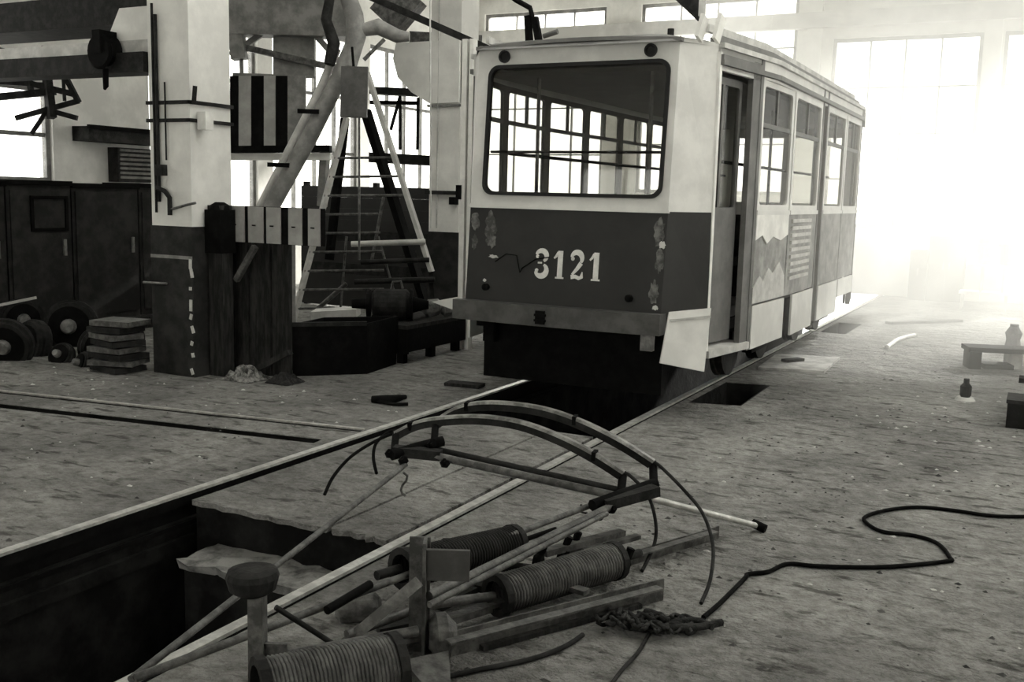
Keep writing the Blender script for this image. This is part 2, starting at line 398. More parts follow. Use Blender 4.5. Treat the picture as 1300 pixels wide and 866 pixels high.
MB().bx(-3.95, -3.43, 4.14, 4.2, 1.75, 1.8).build('clamp_band', 'dark_iron', c2)
MB().bx(-3.55, -3.46, 4.1, 4.2, 1.62, 1.72).build('switch_box', 'black_iron', c2)
MB().bx(-3.95, -3.43, 4.16, 4.2, 2.90, 2.93).build('clamp_band', 'worn_steel', c2)

# ================================================================ TRAM
T = thing('tram', 'tram car with dark lower body, white upper body and number 3121', 'tram', (0, 3.9, 0))
ZB, ZL, ZW0, ZW1, ZT = .45, .85, 1.66, 2.80, 2.97
def fy(z): return -.05 + .09*(z-ZL)/1.15
def panel(p0, p1, k0=0., k1=0., ysgn=1, y_ref=0.):
    p0, p1 = Vector(p0), Vector(p1); d = p1-p0; L = d.length; d /= L; nrm = Vector((-d.y, d.x))
    def fn(u, v, w_):
        k = k0+(k1-k0)*u/L; p = p0+d*u+nrm*w_
        return Vector((p.x, p.y+ysgn*k*fy(v), v))
    return fn, L
YE = 7.9
def end_point(x, y, far): return (x, YE-y) if far else (x, y)
# near end: seen by the camera
FN, L0 = panel((-.88, 0), (.89, 0), 1, 1)
U = lambda x: x+.88
front_low = MB().slab([rect(0, L0, ZL, ZW0)], FN, .035).build('front_panel', 'tram_dark', T)
wo = rrect(U(-.765), U(.825), 1.765, 2.83, .09)
top = [(0, ZW0), (L0, ZW0)] + [(L0*(1-i/10), ZT+.035*math.sin(PI*i/10)) for i in range(11)]
MB().slab([top, wo], FN, .035).build('front_frame', 'tram_white', T)
seal = MB().slab([rrect(U(-.772), U(.832), 1.758, 2.837, .095), rrect(U(-.742), U(.802), 1.788, 2.807, .075)], lambda u, v, w_: FN(u, v, w_-.02), .045)
seal.build('window_seal', 'rubber', T)
MB().slab([rrect(U(-.75), U(.81), 1.78, 2.815, .08)], lambda u, v, w_: FN(u, v, w_+.01), .006).build('rear_window', 'tram_glass', T)
# moulding between white and dark, top lip
MB().slab([rect(-.01, L0+.01, ZW0-.012, ZW0+.012)], lambda u, v, w_: FN(u, v, w_-.012), .02).build('belt_moulding', 'tram_white', T)
lip = [(-.02, ZT-.005)] + [(L0*i/10, ZT-.005+.035*math.sin(PI*i/10)) for i in range(11)] + [(L0+.02, ZT-.005)]
lip2 = [(a, b+.03) for a, b in reversed(lip)]
MB().slab([lip+lip2], lambda u, v, w_: FN(u, v, w_-.03), .06).build('roof_lip', 'tram_grey', T)
for x in (-.63, .66):
    lp = MB(); c = FN(U(x), 2.905, -.005); lp.lathe(c, (0, -1, 0), [(0, .052), (.02, .052), (.022, .036), (.008, .03)], 18); lp.build('marker_lamp', 'rubber', T)
# worn paint patches and dents on the dark panel
def blob(cx, cz, rx, rz, nm, m, off=.004):
    n = 22; lp = []
    for i in range(n):
        a = 2*PI*i/n; k = random.uniform(.65, 1.15); lp.append((cx+rx*k*math.cos(a), cz+rz*k*math.sin(a)))
    return MB().slab([lp], lambda u, v, w_: FN(u, v, w_-off), off-.0005).build(nm, m, T)
mat('worn_primer', .17, .7, .5, 14, .1, 40, v2=.05)
for cx, cz, rx, rz in ((.05, 1.53, .05, .07), (.21, 1.50, .06, .12), (.22, 1.37, .05, .06), (.06, 1.36, .03, .07), (1.71, 1.50, .05, .12), (1.73, 1.27, .035, .11), (1.7, 1.02, .04, .10)):
    blob(cx, cz, rx, rz, 'paint_wear', 'worn_primer')
for cx, cz, rx, rz in ((.25, 1.24, .05, .014), (.18, 1.035, .018, .014), (1.72, .91, .03, .02), (1.74, 1.40, .03, .03)):
    blob(cx, cz, rx, rz, 'paint_chip', 'light_paint', .006)
for x in (-.68, .62): MB().lathe(FN(U(x), .97 if x > 0 else .98, 0), (0, -1, 0), [(0, .03), (.035, .03), (.04, .018)], 12).build('lamp_socket', 'black_iron', T)
wire = [FN(U(x), z, -.02) for x, z in ((-.60, 1.2), (-.5, 1.27), (-.40, 1.26), (-.36, 1.12), (-.34, 1.16), (-.22, 1.24), (-.10, 1.26))]
MB().tube(wire, .005, 5).build('loose_wire', 'black_iron', T)
# number 3121 in stencil strokes
def stroke(pts, ws, ox, oz, h):
    l = []; r = []
    for i, p in enumerate(pts):
        a = Vector(pts[max(0, i-1)]); b = Vector(pts[min(len(pts)-1, i+1)]); d = (b-a).normalized(); n = Vector((-d.y, d.x)); p = Vector(p)
        l.append(p+n*ws[i]/2); r.append(p-n*ws[i]/2)
    return [(ox+q.x*h, oz+q.y*h) for q in l+list(reversed(r))]
def arc(cx, cy, rx, ry, a0, a1, n=14): return [(cx+rx*math.cos(math.radians(a0+(a1-a0)*i/n)), cy+ry*math.sin(math.radians(a0+(a1-a0)*i/n))) for i in range(n+1)]
def wl_(n, a, b): return [a+(b-a)*math.sin(PI*i/n) for i in range(n+1)]
DIG = {'3': [(arc(.27, .755, .2, .19, 165, -62), wl_(14, .09, .19)), (arc(.27, .27, .22, .215, 62, -165), wl_(14, .08, .21)), ([(.14, .52), (.3, .52)], [.06, .06]),
             (arc(.12, .74, .03, .03, 0, 330, 8), [.07]*9), (arc(.11, .25, .03, .03, 0, 330, 8), [.08]*9)],
       '1': [([(.26, .03), (.26, .97)], [.19, .19]), ([(.02, .70), (.10, .78), (.16, .93)], [.06, .09, .05]), ([(.10, .03), (.42, .03)], [.06, .06])],
       '2': [(arc(.27, .73, .2, .22, 170, -35), wl_(14, .09, .20)), ([(.44, .58), (.30, .38), (.12, .17)], [.16, .13, .08]), ([(.08, .085), (.25, .11), (.38, .06), (.48, .10), (.50, .28)], [.15, .13, .13, .13, .03]),
             (arc(.12, .72, .03, .03, 0, 330, 8), [.08]*9)]}
x = .66 - .02
for ch, adv in (('3', .175), ('1', .145), ('2', .175), ('1', .1)):
    m = MB()
    for k, (pts, ws) in enumerate(DIG[ch]): m.slab([stroke(pts, ws, x, 1.088, .235)], lambda u, v, w_, k=k: FN(u, v, w_-.005-.0002*k), .004)
    m.build('number_digit', 'stencil_white', T); x += adv
# corner posts (near end), right one seen broadside
for sgn in (-1, 1):
    a, b = ((.89, 0), (1.12, .44)) if sgn > 0 else ((-1.12, .44), (-.88, 0))
    fn, L = panel(a, b, 1 if sgn > 0 else 0.3, .3 if sgn > 0 else 1)
    MB().slab([rect(0, L, ZL, ZW0)], fn, .03).build('corner_panel', 'tram_dark', T)
    MB().slab([rect(0, L, ZW0, ZT+.02)], fn, .03).build('corner_post', 'tram_white', T)
    # far end, mirrored along the car
    a2, b2 = (1.12, YE-.44), (.88, YE)
    if sgn < 0: a2, b2 = (-.88, YE), (-1.12, YE-.44)
    fn, L = panel(a2, b2)
    MB().slab([rect(0, L, ZL, ZW0)], fn, .03).build('corner_panel', 'tram_dark', T)
    MB().slab([rect(0, L, ZW0, ZT)], fn, .03).build('corner_post', 'tram_white', T)
fn, L = panel((.88, YE), (-.88, YE))
MB().slab([rect(0, L, ZL, ZT), rect(.08, L/2-.05, 1.75, 2.7), rect(L/2+.05, L-.08, 1.75, 2.7)], fn, .035).build('cab_frame', 'tram_white', T)
MB().slab([rect(.07, L-.07, 1.74, 2.71)], lambda u, v, w_: fn(u, v, w_+.01), .006).build('windscreen', 'tram_glass', T)
# plan of the right side (and the left, mirrored): bays between plan points
PLAN = [(1.12, .44), (1.245, 1.24), (1.3, 1.62), (1.3, 6.28), (1.12, YE-.44)]
def xat(y):
    for (xa, ya), (xb, yb) in zip(PLAN, PLAN[1:]):
        if ya <= y <= yb+1e-6: return xa+(xb-xa)*(y-ya)/(yb-ya)
    return 1.3
def side_panel(side, y0, y1):
    if side > 0: return panel((xat(y0), y0), (xat(y1), y1))
    return panel((-xat(y1), y1), (-xat(y0), y0))
def bay(side, y0, y1, low='tram_grey', skirt=True, window=True, zskirt=ZB, louvre=False, trans=2.42, fm='tram_white'):
    fn, L = side_panel(side, y0, y1)
    MB().slab([rect(0, L, ZL, ZW0)], fn, .03).build('side_panel', low, T)
    if skirt: MB().slab([rect(.01, L-.01, zskirt, ZL-.012)], lambda u, v, w_: fn(u, v, w_-.012), .02).build('skirt_panel', 'tram_white', T)
    if window:
        hole = rrect(.07, L-.07, ZW0+.07, ZW1-.05, .05)
        fo = MB().slab([rect(0, L, ZW0, ZW1), hole], fn, .035).build('window_frame', fm, T)
        MB().slab([rect(.07, L-.07, trans-.02, trans+.02)], lambda u, v, w_: fn(u, v, w_+.008), .025).build('transom', 'tram_grey', fo)
        if L > .9: MB().slab([rect(L/2-.02, L/2+.02, trans, ZW1-.05)], lambda u, v, w_: fn(u, v, w_+.008), .025).build('transom', 'tram_grey', fo)
        MB().slab([rect(.065, L-.065, ZW0+.065, trans)], lambda u, v, w_: fn(u, v, w_+.016), .005).build('pane', 'tram_glass', fo)
        MB().slab([rect(.065, L-.065, trans, ZW1-.045)], lambda u, v, w_: fn(u, v, w_+.016), .005).build('pane', 'tram_glass', fo)
    else: MB().slab([rect(0, L, ZW0, ZW1)], fn, .035).build('window_frame', 'tram_white', T)
    if louvre:
        for k in range(9):
            z = 1.0+k*.07; MB().slab([rect(.1, L*.75, z, z+.035)], lambda u, v, w_: fn(u, v+0*w_, w_-.02+.4*(z+.035-v)*0), .02).build('louvre_slat', 'light_paint', T)
    MB().slab([rect(-.005, L+.005, ZW0-.02, ZW0+.02)], lambda u, v, w_: fn(u, v, w_-.015), .02).build('belt_moulding', 'tram_white', T)
# right side: door by the near corner, then bays
bay(1, 1.30, 2.36, 'tram_glow_grey'); bay(1, 2.40, 3.72, 'tram_glow_grey', skirt=False, louvre=True)
fn, L = side_panel(1, 2.70, 3.72); MB().slab([rect(.01, L, ZB-.02, ZL-.012)], lambda u, v, w_: fn(u, v, w_-.012), .02).build('skirt_panel', 'tram_white', T)
bay(1, 4.02, 5.20, 'tram_glow_grey'); bay(1, 5.24, 6.28, 'tram_glow_grey', zskirt=.62); bay(1, 6.9, YE-.44, 'tram_glow_grey')
for y0, y1 in ((1.24, 1.30), (3.72, 3.78), (3.96, 4.02), (6.28, 6.34), (6.84, 6.9)):
    fn, L = side_panel(1, y0, y1); MB().slab([rect(0, L, ZB, ZT)], lambda u, v, w_: fn(u, v, w_-.006), .06).build('door_post', 'tram_grey', T)
for y0, y1 in ((3.78, 3.96), (6.34, 6.84)):
    fn, L = side_panel(1, y0, y1); MB().slab([rect(0, L, ZB, ZT-.1)], lambda u, v, w_: fn(u, v, w_+.06), .03).build('door_leaf', 'tram_grey', T)
# torn white sheet left on the first bay
fn, L = side_panel(1, 1.30, 2.36)
zz = [(0, .86), (0, 1.0), (.18, 1.10), (.3, 1.04), (.45, 1.16), (.6, 1.1), (.8, 1.2), (1.0, 1.06), (1.05, .86)]
MB().slab([zz], lambda u, v, w_: fn(u, v, w_-.012), .01).build('torn_panel', 'light_paint', T)
zz = [(0, 1.64), (0, 1.42), (.2, 1.46), (.35, 1.38), (.55, 1.44), (.8, 1.40), (1.05, 1.45), (1.05, 1.64)]
MB().slab([zz], lambda u, v, w_: fn(u, v, w_-.012), .01).build('torn_panel', 'white_paint', T)
# open door bay: leaf set back, step and sill
fn, L = side_panel(1, .44, 1.24)
dl = MB().slab([rect(.03, L-.14, .56, 2.76), rrect(.08, L-.19, 1.70, 2.70, .04)], lambda u, v, w_: fn(u, v, w_+.10), .035).build('door_leaf', 'tram_grey', T)
MB().slab([rect(.07, L-.18, 1.69, 2.71)], lambda u, v, w_: fn(u, v, w_+.115), .005).build('pane', 'tram_glass', dl)
MB().slab([rect(.30, .335, 1.70, 2.70)], lambda u, v, w_: fn(u, v, w_+.105), .03).build('mullion', 'tram_grey', dl)
MB().slab([rect(L-.15, L, .5, ZT-.05)], lambda u, v, w_: fn(u, v, w_+.0), .05).build('door_post', 'tram_grey', T)
MB().slab([rect(-.01, .03, .5, ZT-.05)], lambda u, v, w_: fn(u, v, w_-.005), .05).build('door_post', 'white_paint', T)
MB().slab([rect(0, L, .47, .53)], lambda u, v, w_: fn(u, v, w_-.03), .42).build('door_step', 'light_paint', T)
MB().slab([rect(0, L, 2.78, ZT)], fn, .035).build('door_header', 'tram_white', T)
MB().slab([rect(0, L, 2.86, 2.90)], lambda u, v, w_: fn(u, v, w_-.03), .03).build('door_header', 'tram_grey', T)
# left side: even window bays
ly = [.44, 1.24, 2.30, 3.36, 4.42, 5.48, 6.54, YE-.44]
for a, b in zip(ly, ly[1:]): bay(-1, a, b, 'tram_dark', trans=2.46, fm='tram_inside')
# cornice along the sides, fairing strips and roof
for side in (1, -1):
    pl = [(.44, 1.24), (1.24, 1.62), (1.62, 6.28), (6.28, YE-.44)]
    for y0, y1 in pl:
        fn, L = side_panel(side, y0, y1)
        MB().slab([rect(0, L, ZW1, ZT)], fn, .035).build('cornice', 'tram_white', T)
        MB().slab([rect(0, L, ZW1+.02, ZW1+.06)], lambda u, v, w_: fn(u, v, w_-.035), .035).build('gutter', 'tram_grey', T)
        MB().slab([rect(0, L, ZT-.02, ZT+.02)], lambda u, v, w_: fn(u, v, w_-.03), .06).build('gutter', 'light_paint', T)
        for k, (o, z0, z1) in enumerate(((.05, ZT+.02, ZT+.09), (.11, ZT+.11, ZT+.17))):
            MB().slab([rect(0, L, z0, z1)], lambda u, v, w_: fn(u, v, w_+o), .03).build('roof_fairing', 'tram_grey' if k == 0 else 'light_paint', T)
ring = [(-.88, .03), (.88, .03)] + PLAN + [(.88, YE), (-.88, YE)] + [(-a, b) for a, b in reversed(PLAN)]
rings = []
for sc_, z in ((.985, ZT-.01), (.86, ZT+.06), (.6, ZT+.11), (.25, ZT+.14)):
    rings.append([(x*sc_, 3.95+(y-3.95)*(1-(1-sc_)*.25), z) for x, y in ring])
n = len(ring); V = [p for r_ in rings for p in r_]; F = []
for i in range(3):
    for k in range(n): F.append((i*n+k, i*n+(k+1) % n, (i+1)*n+(k+1) % n, (i+1)*n+k))
F.append(tuple(range(3*n, 4*n)))
MB().add(V, F).build('roof', 'tram_grey', T)
m = MB(); m.bar((1.02, .16, 2.98), (1.05, .2, 3.15), .03, .14, (0, 1, 0)); m.bar((1.12, .28, 2.98), (1.15, .32, 3.17), .03, .14, (0, 1, 0)); m.build('roof_end_plate', 'white_paint', T)
# gear left on the roof
rg = MB(); a = PY(672, 52, 1.2); b = PY(668, 8, 1.2)
MB().bar(PY(672, 52, 1.2), PY(670, 20, 1.2), .05, .06).build('roof_bracket', 'black_iron', T)
MB().bar(PY(684, 52, 1.2), PY(679, 22, 1.2), .05, .06).build('roof_bracket', 'black_iron', T)
MB().tube([PY(676, 22, 1.2), PY(673, 10, 1.2), PY(655, 0, 1.2), PY(640, -12, 1.2)], .025, 8).build('roof_bracket', 'black_iron', T)
MB().tube([PY(690, 46, 1.4), PY(708, 40, 1.4)], .025, 8).build('roof_bracket', 'tram_grey', T)
m = MB(); m.lathe((.40, 1.3, 3.06), (0, 0, 1), [(0, .05), (.08, .05), (.1, .03), (.2, .03)], 10); m.build('roof_insulator', 'dark_iron', T)
m = MB(); m.slab([[(0, 0), (.5, 0), (.05, .2), (0, .2)]], lambda u, v, w_: Vector((.55+u, 2.0+w_, 3.08+v)), .06); m.build('roof_bracket', 'tram_grey', T)
# bumper beam, slightly bowed, with coupling plate
m = MB(); xs = [-.955+1.87*i/8 for i in range(9)]
bow = lambda x: -.14+.05*(x/.95)**2
V = []; F = []
for x in xs: V += [(x, bow(x)-.05, .70), (x, bow(x)-.05, .865), (x, bow(x)+.10, .865), (x, bow(x)+.10, .70)]
for i in range(8):
    for k in range(4): F.append((i*4+k, i*4+(k+1) % 4, (i+1)*4+(k+1) % 4, (i+1)*4+k))
F += [(0, 1, 2, 3), (35, 34, 33, 32)]
MB().add(V, F).build('bumper', 'bumper_paint', T)
m = MB(); m.bx(-.14, -.04, -.215, -.19, .74, .76); m.bx(-.14, -.04, -.215, -.19, .785, .805); m.bx(-.13, -.05, -.21, -.18, .72, .83); m.build('coupling_plate', 'black_iron', T)
# flared skirt flaps at both corners
def quad_plate(nm, pts, th, mt, parent=T):
    pts = [Vector(p) for p in pts]; nr = (pts[1]-pts[0]).cross(pts[2]-pts[0]).normalized()*th
    return MB().add(pts+[p+nr for p in pts], [tuple(range(len(pts))), tuple(reversed(range(len(pts), 2*len(pts))))] + [(i, (i+1) % len(pts), (i+1) % len(pts)+len(pts), i+len(pts)) for i in range(len(pts))]).build(nm, mt, parent)
quad_plate('skirt_flap', [PY(850, 396, -.12), PY(903, 391, .10), PY(894, 472, -.02), PY(838, 461, -.24)], .02, 'tram_white')
MB().bar(PY(851, 407, -.14), PY(902, 402, .08), .012, .018).build('flap_rib', 'light_paint', T)
quad_plate('skirt_flap', [PY(588, 376, -.05), PY(550, 383, .18), PY(588, 397, -.05)], .02, 'tram_white')
# underframe and bogies
MB().bx(-.85, .85, .1, YE-.1, .62, .70).build('tram_floor', 'black_iron', T)
MB().bx(-.78, .86, .12, .2, .18, .70).build('underframe_apron', 'black_iron', T)
MB().bx(-1.0, 1.0, .5, YE-.5, .70, .80).build('tram_floor', 'tram_inside', T)
q = PY(822, 445, .02); MB().bx(q.x-.05, q.x+.05, -.02, .04, q.z, .70).build('underframe_bracket', 'worn_steel', T)
q = PY(622, 440, .02); MB().bx(q.x-.05, q.x+.05, -.02, .04, q.z+.05, .70).build('underframe_bracket', 'black_iron', T)
for yb in (2.95, 6.0):
    bo = MB(); bo.bx(-.9, .9, yb-.9, yb+.9, .36, .5); bo.bx(.9, 1.0, yb-.5, yb+.5, .25, .55); bo = bo.build('bogie', 'black_iron', T)
    for yy in (yb-.65, yb+.65):
        for xx in (-.762, .762): MB().lathe((xx-.06, yy, .362), (1, 0, 0), [(0, .34), (.04, .34), (.05, .33), (.12, .33)], 24).build('wheel', 'dark_iron', bo)
        MB().tube([(-.7, yy, .362), (.7, yy, .362)], .06, 10).build('axle', 'dark_iron', bo)
# inside: ceiling liner, rails, poles and seat rows glimpsed through the glass
MB().bx(-.82, .82, .16, .5, 2.845, 2.87).build('ceiling_liner', 'tram_inside', T)
MB().bx(-1.0, 1.0, .5, YE-.5, 2.80, 2.84).build('ceiling_liner', 'tram_inside', T)
for x in (-.72, .75): MB().tube([(x, .4, 2.12), (x, 7.2, 2.12)], .016, 8).build('handrail', 'black_iron', T)
MB().tube([(-.85, .3, 2.13), (.85, .3, 2.13)], .012, 8).build('handrail', 'black_iron', T)
for x, y in ((-.62, .75), (.52, .55), (-.2, 3.2), (.6, 4.4)): MB().tube([(x, y, .8), (x, y, 2.8)], .018, 8).build('grab_pole', 'worn_steel', T)
for k in range(6):
    for x in (-.85, .55):
        se = MB(); y = 1.6+k*.85; se.bx(x, x+.42, y, y+.42, 1.16, 1.24); se.bx(x+.03, x+.39, y+.38, y+.44, 1.24, 1.62); se.bx(x+.16, x+.26, y+.1, y+.3, .8, 1.16); se.build('passenger_seat', 'dark_iron', T)

# ================================================================ LEFT AISLE
# tall white post beside the tram, two channels back to back
p = PZ(590, 443)
t = thing('steel_post', 'tall white steel post just left of the tram, a pair of channels', 'post', (p.x, p.y, 0))
MB().bx(p.x-.075, p.x-.012, p.y-.05, p.y+.05, 0, 3.45).build('channel', 'white_paint', t)
MB().bx(p.x+.02, p.x+.065, p.y-.05, p.y+.05, 0, 3.45).build('channel', 'white_paint', t)
MB().bx(p.x-.03, p.x+.03, p.y+.02, p.y+.05, .0, 3.45).build('web', 'dark_iron', t)
MB().bx(p.x-.12, p.x-.05, p.y-.06, p.y+.06, 1.70, 1.86).build('junction_box', 'black_iron', t)
# crane beam from the first column to the left wall, and its pulley
t = thing('crane_beam', 'light grey crane beam reaching from the column with conduits to the wall', 'beam', (-6.4, -.4, 2.9))
MB().bx(-8.98, -3.95, -.62, -.56, 2.98, 3.10).build('web', 'light_paint', t)
MB().bx(-8.98, -3.95, -.70, -.42, 2.80, 2.98).build('lower_flange', 'dark_iron', t)
g = MB(); g.slab([[(-3.95, 2.8), (-3.95, 3.4), (-4.35, 3.4), (-4.5, 3.16), (-4.2, 2.9)]], lambda u, v, w_: Vector((u, -.6+w_, v)), .3); g.build('haunch', 'plaster', t)
MB().bx(-8.98, -4.3, -.3, .3, 3.32, 3.62).build('upper_girder', 'dark_iron', t)
q = PY(133, 62, -.72)
t = thing('hoist_pulley', 'round black hoist pulley with a hook under the crane beam', 'pulley', (q.x, q.y, q.z-.35))
MB().lathe((q.x, q.y-.08, q.z-.03), (0, 1, 0), [(0, .14), (.02, .165), (.06, .13), (.10, .13), (.14, .165), (.16, .14)], 22).build('sheave', 'black_iron', t)
m = MB(); m.bx(q.x-.05, q.x+.05, q.y-.10, q.y+.10, q.z-.05, q.z+.16); m.build('block', 'black_iron', t)
MB().tube([(q.x, q.y, q.z-.18), (q.x, q.y, q.z-.34), (q.x-.02, q.y, q.z-.37)], [.03, .025, .012], 8).build('hook', 'black_iron', t)
# truss in the upper left corner, bars in the plane of the second bay
t = thing('wall_truss', 'dark lattice truss below the crane beam in front of the bright wall window', 'truss', PD(60, 110, 13.5))
for a, b, r in (((-10, 72), (60, 66), .07), ((-10, 80), (60, 96), .04), ((-5, 95), (95, 120), .06), ((55, 60), (66, 150), .09), ((70, 72), (100, 130), .05), ((-10, 104), (62, 108), .045), ((20, 150), (100, 128), .05), ((40, 170), (60, 140), .04), ((70, 90), (88, 70), .03), ((-10, 62), (95, 84), .06), ((0, 92), (70, 72), .05), ((30, 66), (40, 118), .05), ((-10, 124), (70, 116), .07), ((62, 140), (98, 150), .05), ((78, 60), (82, 128), .04)):
    MB().bar(PD(a[0], a[1], 13.5), PD(b[0], b[1], 13.5), r, r*1.3).build('truss_bar', 'dark_iron', t)
# things fixed to the left wall
qa, qb = PX(97, 160, -8.9), PX(200, 186, -8.9)
t = thing('wall_cabinet', 'dark wide cabinet hung on the white wall above the louvred box', 'cabinet', (-8.8, (qa.y+qb.y)/2, qb.z))
MB().bx(-8.99, -8.65, qa.y, qb.y, qb.z, qa.z).build('body', 'dark_iron', t); MB().bx(-8.65, -8.6, qa.y-.03, qb.y+.03, qa.z-.04, qa.z+.02).build('lid', 'black_iron', t)
qa, qb = PX(142, 187, -8.9), PX(190, 224, -8.9)
t = thing('louvred_box', 'small grey louvred box under the dark wall cabinet', 'vent box', (-8.85, (qa.y+qb.y)/2, qb.z-.1))
MB().bx(-8.99, -8.78, qa.y, qb.y, qb.z-.1, qa.z).build('body', 'dark_iron', t)
for k in range(7): z = qb.z-.06+k*(qa.z-qb.z+.06)/7.; MB().box((-8.765, (qa.y+qb.y)/2, z+.03), (.02, qb.y-qa.y-.06, .03), ry=.5).build('slat', 'grey_paint', t)
# row of dark steel lockers in front of the wall
yk = [-1.2, .15, 1.05, 2.1, 3.2]
nm = ['wide dark steel locker beside the wheel heap, its door scuffed', 'dark steel locker with a long hasp, second along the row', 'dark steel locker with a vent frame, third along the row', 'dark steel locker with a small framed plate standing behind the column']
for k, (a, b) in enumerate(zip(yk, yk[1:])):
    t = thing('steel_locker', nm[k], 'locker', (-7.35, (a+b)/2, 0), 'lockers along the left wall')
    MB().bx(-7.75, -7.1, a+.01, b-.01, .06, 1.75+.02*(k % 2)).build('body', 'dado', t)
    MB().bx(-7.76, -7.06, a, b, 1.72+.02*(k % 2), 1.78+.02*(k % 2)).build('top', 'black_iron', t)
    d = MB().bx(-7.1, -7.075, a+.05, b-.05, .14, 1.68).build('door', 'dado', t)
    MB().bx(-7.075, -7.05, b-.16, b-.12, .9, 1.1).build('handle', 'worn_steel', d)
    if k in (1, 3): MB().slab([rect(a+.3, b-.08, 1.2, 1.62), rect(a+.34, b-.12, 1.24, 1.58)], lambda u, v, w_: Vector((-7.07+w_*0-.0+(.0 if w_ == 0 else .02), u, v)), .02).build('frame', 'black_iron', d)
    for yy in (a+.08, b-.08): MB().bx(-7.7, -7.6, yy-.04, yy+.04, 0, .06).build('foot', 'black_iron', t)
# heap of wheels and plates on the floor before the lockers
def wheel(px, py, Y, r, ax, label, wd=.12):
    c = PY(px, py, Y)
    t = thing('loose_wheel', label, 'wheel', (c.x, c.y, max(0, c.z-r)), 'wheels heaped by the lockers')
    ax = Vector(ax).normalized()
    MB().lathe(c-ax*wd/2, ax, [(0, r*.96), (.02, r), (wd*.65, r), (wd*.7, r*.9), (wd, r*.88)], 28).build('tyre', 'dark_iron', t)
    MB().lathe(c-ax*(wd/2+.015), ax, [(0, r*.74), (wd+.03, r*.74)], 24).build('disc', 'black_iron', t)
    MB().lathe(c-ax*(wd/2+.07), ax, [(0, r*.22), (.03, r*.28), (wd+.11, r*.28), (wd+.14, r*.22)], 16).build('hub', 'worn_steel', t)
wheel(90, 415, .0, .30, (.55, -.8, .15), 'largest tram wheel standing upright in the heap by the lockers')
wheel(38, 440, -.6, .29, (-.1, -1, .3), 'tram wheel leaning back behind the pair of gear discs', .14)
wheel(130, 442, -.35, .24, (.8, -.6, .1), 'tram wheel next to the stack of plates')
wheel(8, 438, -1.0, .27, (.5, -.8, -.15), 'tram wheel below the pale steel bar')
wheel(78, 452, -.75, .14, (.2, -.9, .5), 'small gear disc lying against the wheels in the heap', .08)
q = Vector((-4.25, -.95, 0)); t = thing('plate_stack', 'stack of thick steel plates on the floor against the column foot', 'plates', (q.x, q.y, 0))
for k in range(8): MB().box((q.x+random.uniform(-.03, .03), q.y+.15+random.uniform(-.03, .03), .035+k*.062), (random.uniform(.38, .46), .34, .05), rz=random.uniform(-.25, .35)).build('plate', 'pipe_iron' if k % 2 else 'dark_iron', t)
tag(MB().bar(PZ(118, 414, .07), PZ(196, 407, .07), .2, .14).build('timber_baulk', 'dark_wood'), 'dark timber baulk lying behind the wheels', 'timber')
tag(MB().bar(PD(-8, 389, 11.2), PD(45, 378, 11.2), .06, .03).build('steel_bar', 'light_paint'), 'pale steel bar across the top of the wheel heap', 'bar')
wheel(28, 406, -.1, .24, (.9, -.4, .1), 'tram wheel at the back of the heap under the locker with a hasp')
wheel(158, 430, .1, .2, (.3, -.9, .2), 'smooth brake drum wedged between the wheels and the stack of plates', .18)
wheel(105, 462, -.8, .13, (-.3, -.9, .35), 'smallest iron disc on the floor in front of the wheel heap', .06)

# black stanchion, sheeting and the striped barrier beside the column
q = Vector((-3.315, -.42, 0))
t = thing('stanchion', 'black timber stanchion standing against the column with a capped head', 'post', (q.x, q.y, 0))
MB().bx(q.x-.085, q.x+.085, q.y-.07, q.y+.07, 0, 1.6).build('post', 'dark_wood', t)
MB().box((q.x, q.y, 1.36), (.19, .2, .40)).build('head', 'black_iron', t)
MB().lathe((q.x, q.y-.0, 1.55), (0, 0, 1), [(0, .10), (.05, .09), (.08, .04)], 12).build('cap', 'black_iron', t)
Yb = q.y+.12
a = PY(289, 262, Yb); b = PY(409, 262, Yb); z0 = PY(350, 310, Yb).z; z1 = PY(350, 263, Yb).z
t = thing('barrier_board', 'horizontal barrier board with broad black and white upright stripes', 'barrier', ((a.x+b.x)/2, Yb, z0))
MB().bx(a.x, b.x, Yb, Yb+.05, z0, z1).build('board', 'black_iron', t)
for x0, x1 in ((291, 311), (316, 335), (339, 357), (367, 384), (392, 407)):
    u0 = PY(x0, 285, Yb).x; u1 = PY(x1, 285, Yb).x
    st_ = MB().bx(u0, u1, Yb-.012, Yb, z0+.003, z1-.003).build('stripe', 'cardboard', t)
    MB().bx((u0*.6+u1*.4)-.02, (u0*.6+u1*.4)+.02, Yb-.02, Yb-.012, z0*.5+z1*.5-.012, z0*.5+z1*.5+.0).build('slot', 'black_iron', st_)
# upright dark boards that carry the barrier
for k, (x0, x1, y1, m_) in enumerate(((292, 318, 312, 'dark_wood'), (319, 345, 312, 'dark_wood'), (346, 368, 318, 'dark_wood'))):
    u0, u1 = PY(x0, 450, Yb+.1).x, PY(x1, 450, Yb+.1).x
    tag(MB().bx(u0, u1-.01, Yb+.08+.01*k, Yb+.13+.01*k, 0, z0+.04+.02*k).build('upright_board', m_), ('dark upright board next to the black stanchion under the striped barrier', 'dark upright board in the middle of three under the striped barrier', 'tallest dark upright board beside the narrow grey upright under the barrier')[k], 'board', 'boards under the barrier')
u0 = PY(370, 320, Yb+.25)
tag(MB().bx(u0.x-.03, u0.x+.04, Yb+.2, Yb+.26, 0, 1.5).build('pipe_stand', 'grey_paint'), 'narrow grey upright beside the boards of the barrier', 'post')
tag(MB().bar(PY(300, 356, Yb-.05), PY(324, 313, Yb-.05), .05, .05).build('brace_stick', 'pipe_iron'), 'short pale stick leaning behind the striped barrier board', 'stick')
